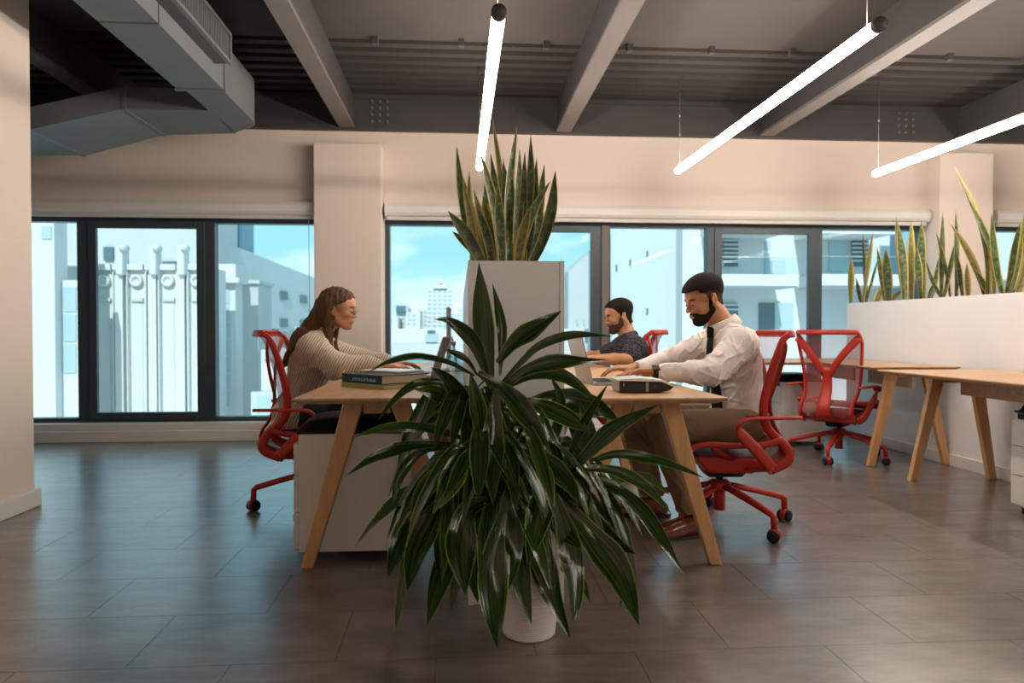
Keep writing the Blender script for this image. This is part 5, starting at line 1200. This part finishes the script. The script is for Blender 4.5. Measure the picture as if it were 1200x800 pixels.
    for s_, e_, w_ in ((J['sL'], eL, wL), (J['sR'], eR, wR)):
        s_, e_, w_ = map(np.array, (s_, e_, w_)); V.cone(s_, e_ + (0, 0, 0.012), 0.070, 0.070, 0.05); V.cone(e_ + (0, 0, 0.012), w_ * 0.7 + e_ * 0.3 + (0, 0, 0.012), 0.068, 0.052, 0.03); V.cone(w_ * 0.7 + e_ * 0.3 + (0, 0, .01), w_ + (-0.01, 0, 0.004), 0.050, 0.036, 0.02)
    wrinkle(V, 0.010, 0, [((0.75, 0.1, -0.6), 48, 1.0)], 9)
    X = V.ax[0][:, None, None]; Y = V.ax[1][None, :, None]; Z = V.ax[2][None, None, :]
    V.ell(J['neck'] + np.array((0.015, 0, 0.04)), (0.07, 0.07, 0.05), None, 0.01, 's')
    V.v = np.maximum(V.v, 0.45 - Z + 0.0 * X).astype(np.float32)
    sw = V.mesh('sweater', knit_m, t, org, 1)
    nk = Vector(J['neck']); MB().tube([nk - c0 + Vector((0.012 + 0.062 * math.cos(a), 0.066 * math.sin(a), -0.002 - 0.014 * math.cos(a))) for a in [2 * math.pi * k / 24 for k in range(25)]], 0.011, 8, cap=False).build('neckband', knit_m, sw)
    V = Vol((-1.06, 3.98, 0.06), (-0.34, 4.42, 0.64), 0.008)
    V.ell(J['pelvis'], (0.12, 0.17, 0.09), None, 0.03); leg(V, hipL, kL, aL, 0.004); leg(V, hipR, kR, aR, 0.004)
    Z = V.ax[2][None, None, :]; V.v = np.maximum(V.v, 0.10 - Z).astype(np.float32); V.mesh('trousers', denim, t, org, 1)
    shoe(t, org, aL, (-0.28, 4.29, 0.03)); shoe(t, org, aR, (-0.28, 4.10, 0.03))
woman()

# ================================================================== OUTSIDE
conc = pbr('sunlit_white_render', (0.62, 0.63, 0.62), 0.85, var=0.04, vscale=0.6)  # sunlit tone of the white walls, put into the colour
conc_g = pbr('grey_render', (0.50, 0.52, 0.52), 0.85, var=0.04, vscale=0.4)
conc_b = pbr('bluish_render', (0.52, 0.56, 0.56), 0.85, var=0.04, vscale=0.4)
glass_b = pbr('tower_glass', (0.06, 0.16, 0.21), 0.25)
win_d = pbr('dark_window', (0.10, 0.16, 0.18), 0.3)
win_l = pbr('pale_window', (0.40, 0.52, 0.55), 0.3)
shade_t = pbr('teal_shade', (0.16, 0.33, 0.37), 0.8)  # teal puts the terrace wall's shade into its colour
BG = 'buildings outside the windows'
def pbox(par, name, mat, px0, py0, px1, py1, y, dep, org, bevel=0, bottom=None, kind=None):
    a, c = at(px0, py0, y=y), at(px1, py1, y=y)
    z0 = min(a.z, c.z) if bottom is None else bottom
    o = MB().b2((a.x - org[0], y - org[1], z0 - org[2]), (c.x - org[0], y + dep - org[1], max(a.z, c.z) - org[2])).build(name, mat, par, bevel=bevel)
    return o
GZ = -9.0
# white art deco facade
o0 = (-9, 14.0, GZ)
fa = thing('building', 'white ornamented facade with fluted pilasters and round medallions outside the left window', 'building', o0, 0, BG)
Yf = 14.0
pbox(fa, 'wall', conc, 20, 311, 246, 520, Yf, 1.0, o0, bottom=GZ)
for pc in (150, 188, 226, 112):
    pbox(fa, 'cornice', conc, pc - 19, 309, pc + 17, 316, Yf - 0.1, 0.3, o0)
for pc in (139, 178, 211, 100):   # finials
    f = pbox(fa, 'finial', conc, pc - 4.5, 287, pc + 4.5, 322, Yf - 0.25, 0.3, o0, bevel=0.03)
    a = at(pc, 290, y=Yf - 0.3)
    MB().lathe([(0.06, -0.10), (0.06, 0.10)], Vector(a) - Vector(o0) + Vector((0.05, 0.1, 0)), 16, axis=Matrix.Rotation(R(90), 3, 'X')).build('scroll', conc, f)
    pbox(fa, 'pilaster', conc, pc - 5, 322, pc + 6, 500, Yf - 0.14, 0.2, o0, bottom=GZ)
for pc in (122, 160, 197, 231):
    a = at(pc, 329, y=Yf - 0.03)
    MB().lathe([(0.115, -0.05), (0.115, 0.05), (0.07, 0.07), (0.07, 0.03)], Vector(a) - Vector(o0), 24, axis=Matrix.Rotation(R(90), 3, 'X')).build('medallion', conc, fa)
    pbox(fa, 'lintel', conc_b, pc - 7, 349, pc + 7, 353, Yf - 0.06, 0.1, o0)
    for d in (-11, 11): pbox(fa, 'fluting', conc, pc + d - 1.5, 318, pc + d + 1.5, 500, Yf - 0.12, 0.15, o0, bottom=GZ)
    pbox(fa, 'recessed_panel', conc_b if False else conc, pc - 8, 353, pc + 8, 500, Yf - 0.01, 0.05, o0, bottom=GZ)
# left white block with tall windows
o1 = (-10, 12.5, GZ)
bl = thing('building', 'white block with a tall pale window at the left window edge', 'building', o1, 0, BG)
pbox(bl, 'wall', conc, -60, 235, 66, 520, 12.5, 0.4, o1, bottom=GZ)
pbox(bl, 'wing', conc, 60, 328, 96, 520, 12.7, 0.5, o1, bottom=GZ)
for y0, y1 in ((336, 365), (368, 400), (403, 437)): pbox(bl, 'window', win_l, 74, y0, 89, y1, 12.68, 0.05, o1)
pbox(bl, 'window', win_l, 48, 265, 60, 280, 12.48, 0.05, o1)
# pale narrow building right of the facade + grey box
o2 = (-5, 16, GZ)
nb_ = thing('building', 'narrow white building with a strip of pale windows beside the grey box', 'building', o2, 0, BG)
pbox(nb_, 'wall', conc, 246, 328, 277, 520, 16, 0.5, o2, bottom=GZ)
pbox(nb_, 'cornice', conc, 244, 325, 280, 331, 15.8, 0.7, o2)
pbox(nb_, 'penthouse', conc, 250, 309, 276, 326, 16.4, 1.0, o2)
for k, y0 in enumerate(range(338, 478, 20)):
    for x0 in (253, 261.5): pbox(nb_, 'window', win_l, x0, y0, x0 + 7.0, y0 + 18, 15.98, 0.05, o2)
o3 = (-4.5, 17, GZ)
gbx = thing('building', 'flat grey windowless box building below the slanting roof', 'building', o3, 0, BG)
pbox(gbx, 'wall', conc_g, 277, 331, 303, 410, 17.2, 1.2, o3, bottom=GZ)
pbox(gbx, 'coping', conc_b, 275, 328, 304, 332, 17.1, 1.4, o3)
# slanting roofline building: wall receding to the right
o4 = (-10, 26, GZ)
sl = thing('building', 'pale blue building with a slanting roofline and small square windows', 'building', o4, 0, BG)
A, B = at(110, 240, y=22.0), at(252, 279, y=24.0)
def wall_quad(par, name, mat, p0, p1, zb, th, org):   # wall from p0(top) to p1(top) down to zb, thickness backwards
    p0, p1 = Vector(p0), Vector(p1); v = [p0, p1, Vector((p1.x, p1.y, zb)), Vector((p0.x, p0.y, zb))]
    return MB().prism([q - Vector(org) for q in v], (0, th, 0)).build(name, mat, par)
wall_quad(sl, 'side_wall', conc_g, at(60, 236, y=24), at(256, 250, y=24), GZ, 2, o4)
wall_quad(sl, 'main_wall', conc_b, at(245, 277, y=24), at(400, 338, y=34), GZ, 2, o4)
for px, py in ((332, 346), (355, 350.5), (332, 378), (355, 379)):
    t_ = (px - 245) / 155.0; yy = 24 + 10 * t_ * 24 / (24 + 10 * (1 - t_)) if False else None
    # plane through the main wall
    P0, P1 = at(245, 277, y=24), at(400, 338, y=34); d = _fw + _rt * ((px - CX) / F) - _up * ((py - CY) / F)
    n_ = Vector((P1.y - P0.y, -(P1.x - P0.x), 0)); tt = (P0 - Vector((0, 0, EYE))).dot(n_) / d.dot(n_); q = Vector((0, 0, EYE)) + d * tt
    ang = math.atan2(P1.y - P0.y, P1.x - P0.x)
    f = MB().box(q - Vector(o4), (0.55, 0.12, 0.32), Matrix.Rotation(ang, 3, 'Z')).build('window', win_d, sl)
pbox(sl, 'window', win_d, 121, 289, 132, 305, 23.9, 0.2, o4)
pbox(sl, 'roof_window', win_d, 190, 306, 206, 311, 23.9, 0.2, o4)
o5 = (-14, 60, GZ)
tw = thing('building', 'dark blue glass tower rising behind the slanting roof', 'building', o5, 0, BG)
pbox(tw, 'wall', glass_b, 248, 235, 286, 400, 60, 3, o5, bottom=GZ)
for px in (254, 260, 266, 272, 278, 284): pbox(tw, 'fin', pbr('fin_%d' % px, (0.10, 0.24, 0.30), 0.4), px, 240, px + 1.2, 400, 59.8, 0.3, o5, bottom=GZ)
o6 = (-5, 20, GZ)
lr = thing('building', 'low white roofs with a pale doorway below the slanting building', 'building', o6, 0, BG)
pbox(lr, 'wall', conc, 306, 410, 430, 520, 14.5, 2.0, o6, bottom=GZ)
pbox(lr, 'cornice', conc_b, 308, 412, 430, 420, 14.4, 0.2, o6)
pbox(lr, 'upper_roof', conc, 322, 388, 430, 412, 20, 2.0, o6, bottom=GZ)
b = MB().prism([at(330, 394, y=19.9) - Vector(o6), at(346, 383, y=19.9) - Vector(o6), at(395, 383, y=19.9) - Vector(o6), at(405, 394, y=19.9) - Vector(o6)], (0, 1.5, 0)).build('hipped_roof', conc, lr)
pbox(lr, 'roof_unit', win_d, 310, 385, 322, 394, 19.5, 0.5, o6)
d_ = pbox(lr, 'door_frame', conc_b, 294, 459, 346, 500, 14.3, 0.1, o6); pbox(lr, 'door_panel', win_l, 301, 464, 340, 500, 14.25, 0.05, o6)
# middle skyline
SK = [(455, 372, 466, 386, 70, 'white low block at the left of the far skyline'), (463, 360, 478, 384, 75, 'pale block with a dark glass crown in the far skyline'), (476, 366, 492, 384, 72, 'pale block with stacked balconies in the far skyline'),
      (490, 362, 503, 384, 80, 'plain pale block left of the tallest far tower'), (500, 338, 530, 385, 78, 'tallest white stepped tower of the far skyline'), (528, 366, 552, 386, 74, 'white block right of the tallest far tower'), (536, 360, 547, 380, 90, 'small slim tower behind the planter edge in the skyline'), (660, 352, 668, 425, 60, 'white slab with balconies just right of the tall planter')]
for i, (x0, y0, x1, y1, Y, lb) in enumerate(SK):
    a = at(x0, y1, y=Y); o_ = (a.x, Y, GZ); t = thing('far_building', lb, 'building', o_, 0, 'far skyline towers')
    pbox(t, 'wall', conc, x0, y0, x1, y1, Y, 5, o_, bottom=GZ)
    if i == 4:
        pbox(t, 'crown', conc, 508, 332, 524, 340, Y, 4, o_); pbox(t, 'mast', conc, 514, 327, 519, 333, Y, 2, o_)
    if i == 1: pbox(t, 'glass_crown', win_d, 464, 358, 475, 366, Y - 0.5, 4, o_)
    for r_ in range(int((y1 - y0) / 5)):
        for c_ in range(max(1, int((x1 - x0) / 6))):
            pbox(t, 'window', win_l, x0 + 1.5 + c_ * 6, y0 + 2 + r_ * 5, x0 + 5 + c_ * 6, y0 + 4 + r_ * 5, Y - 0.1, 0.2, o_)
o7 = (0, 22, GZ)
rf = thing('building', 'flat white roof with parapet and rooftop units below the skyline', 'building', o7, 0, BG)
pbox(rf, 'parapet', conc, 425, 385, 720, 421, 22, 2, o7, bottom=GZ)
pbox(rf, 'ledge', conc, 425, 403, 700, 421, 20.6, 1.35, o7)
pbox(rf, 'parapet_band', conc_b, 425, 406, 720, 408, 21.9, 0.2, o7)
o8 = (0, 15, GZ)
ter = thing('building', 'terrace wall painted in teal shade right below the middle window', 'building', o8, 0, BG)
pbox(ter, 'wall', shade_t, 425, 420, 716, 446, 15, 1.5, o8)
pbox(ter, 'lower_wall', conc_b, 425, 446, 716, 520, 14.9, 1.5, o8, bottom=GZ)
for (x0, x1), l in (((498, 513), 'grey rooftop air unit on the white roof'), ):
    a = at(x0, 402, y=21.0); o_ = (a.x, 21.0, a.z); u = thing('rooftop_unit', l, 'air unit', o_, 0)
    pbox(u, 'casing', win_l, x0, 391, x1, 401, 21.0, 0.6, o_); pbox(u, 'fan_hood', win_d, x0 + 3, 387, x1 - 3, 391, 21.1, 0.4, o_)
    pbox(u, 'stand', win_d, x0 + 1, 401, x1 - 1, 403, 21.1, 0.4, o_)
# chamfered grey building and big blue wall
o9 = (5, 24, GZ)
cb_ = thing('building', 'pale grey building with a chamfered top corner seen left of the dark mullion', 'building', o9, 0, BG)
P = [at(666, 318, y=24), at(700, 288, y=24), at(760, 288, y=24), at(760, 440, y=24), at(666, 440, y=24)]
MB().prism([p - Vector(o9) for p in P], (0, 3, 0)).build('wall', conc_g, cb_)
for px in (676, 684, 692): pbox(cb_, 'slot_window', win_l, px, 374, px + 1.3, 380, 23.9, 0.2, o9)
o10 = (5, 17, GZ)
bw = thing('building', 'large blank pale blue wall with tiny slot windows behind the dark shirted man', 'building', o10, 0, BG)
P = [at(716, 278, y=17), at(760, 250, y=17), at(800, 250, y=17), at(800, 520, y=17), at(716, 520, y=17)]
MB().prism([p - Vector(o10) for p in P], (0, 3, 0)).build('wall', conc_b, bw)
for px, py in ((722, 310), (738, 304), (758, 294), (758, 361)): pbox(bw, 'slot_window', win_d, px, py, px + 1.5, py + 7, 16.95, 0.2, o10)
pbox(bw, 'sunlit_return', conc, 800, 262, 826, 520, 16.5, 3, o10, bottom=GZ)  # paler than the main wall, painting its face in the sun
pbox(bw, 'far_return', conc_b, 826, 262, 835, 520, 16.8, 3, o10, bottom=GZ)
# balcony building
o11 = (8, 16, GZ)
bb = thing('building', 'white balcony building with louvred shutters behind the seated men', 'building', o11, 0, BG)
Yb = 17.0
pbox(bb, 'wall', conc, 835, 255, 1110, 560, Yb, 4, o11, bottom=GZ)
def balcony(x0, x1, yt, yb):
    s = pbox(bb, 'balcony_slab', conc, x0, yt, x1, yb, Yb - 1.3, 1.3, o11)
    pbox(bb, 'glass_railing', pane_m, x0, yt - 20, x1, yt, Yb - 1.25, 0.03, o11)
    pbox(bb, 'handrail', white_ped, x0, yt - 21, x1, yt - 19.6, Yb - 1.27, 0.06, o11)
    pbox(bb, 'soffit_shadow', conc_g, x0, yb, x1, yb + 1.5, Yb - 1.2, 1.1, o11)  # greyer strip paints the shadow line under the slab
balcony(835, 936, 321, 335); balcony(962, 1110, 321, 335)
pbox(bb, 'balcony_slab', conc, 835, 262, 925, 272, Yb - 1.3, 1.3, o11); pbox(bb, 'balcony_slab', conc, 962, 262, 1050, 274, Yb - 1.3, 1.3, o11)
for x0, x1, y0, y1 in ((848, 865, 275, 312), (848, 865, 356, 370), (999, 1018, 279, 312)):
    w = pbox(bb, 'louvred_window', win_d, x0, y0, x1, y1, Yb - 0.05, 0.1, o11)
    for j in range(int((y1 - y0) / 5)): pbox(w, 'louvre', conc_b, x0, y0 + j * 5, x1, y0 + j * 5 + 2.6, Yb - 0.12, 0.05, o11)
for w in [c for c in bb.children if c.name.startswith('louvred')]: pass
for x0, x1, y0, y1, mt in ((890, 908, 355, 391, win_d), (908, 930, 355, 391, win_l), (897, 903, 282, 321, win_l), (972, 992, 280, 318, win_l), (905, 921, 305, 321, conc_b)):
    pbox(bb, 'balcony_door', mt, x0, y0, x1, y1, Yb - 0.04, 0.1, o11)
pbox(bb, 'blue_column', pbr('blue_panel', (0.20, 0.36, 0.46), 0.5), 1058, 262, 1072, 520, Yb - 1.0, 0.5, o11, bottom=GZ)
o12 = (14, 15, GZ)
rb_ = thing('building', 'white building with a pale ledge seen past the far right pier', 'building', o12, 0, BG)
pbox(rb_, 'wall', conc_g, 1145, 262, 1300, 345, 16, 3, o12, bottom=GZ)
pbox(rb_, 'ledge', conc, 1145, 318, 1300, 328, 15.6, 0.5, o12)
bpy.context.view_layer.update()
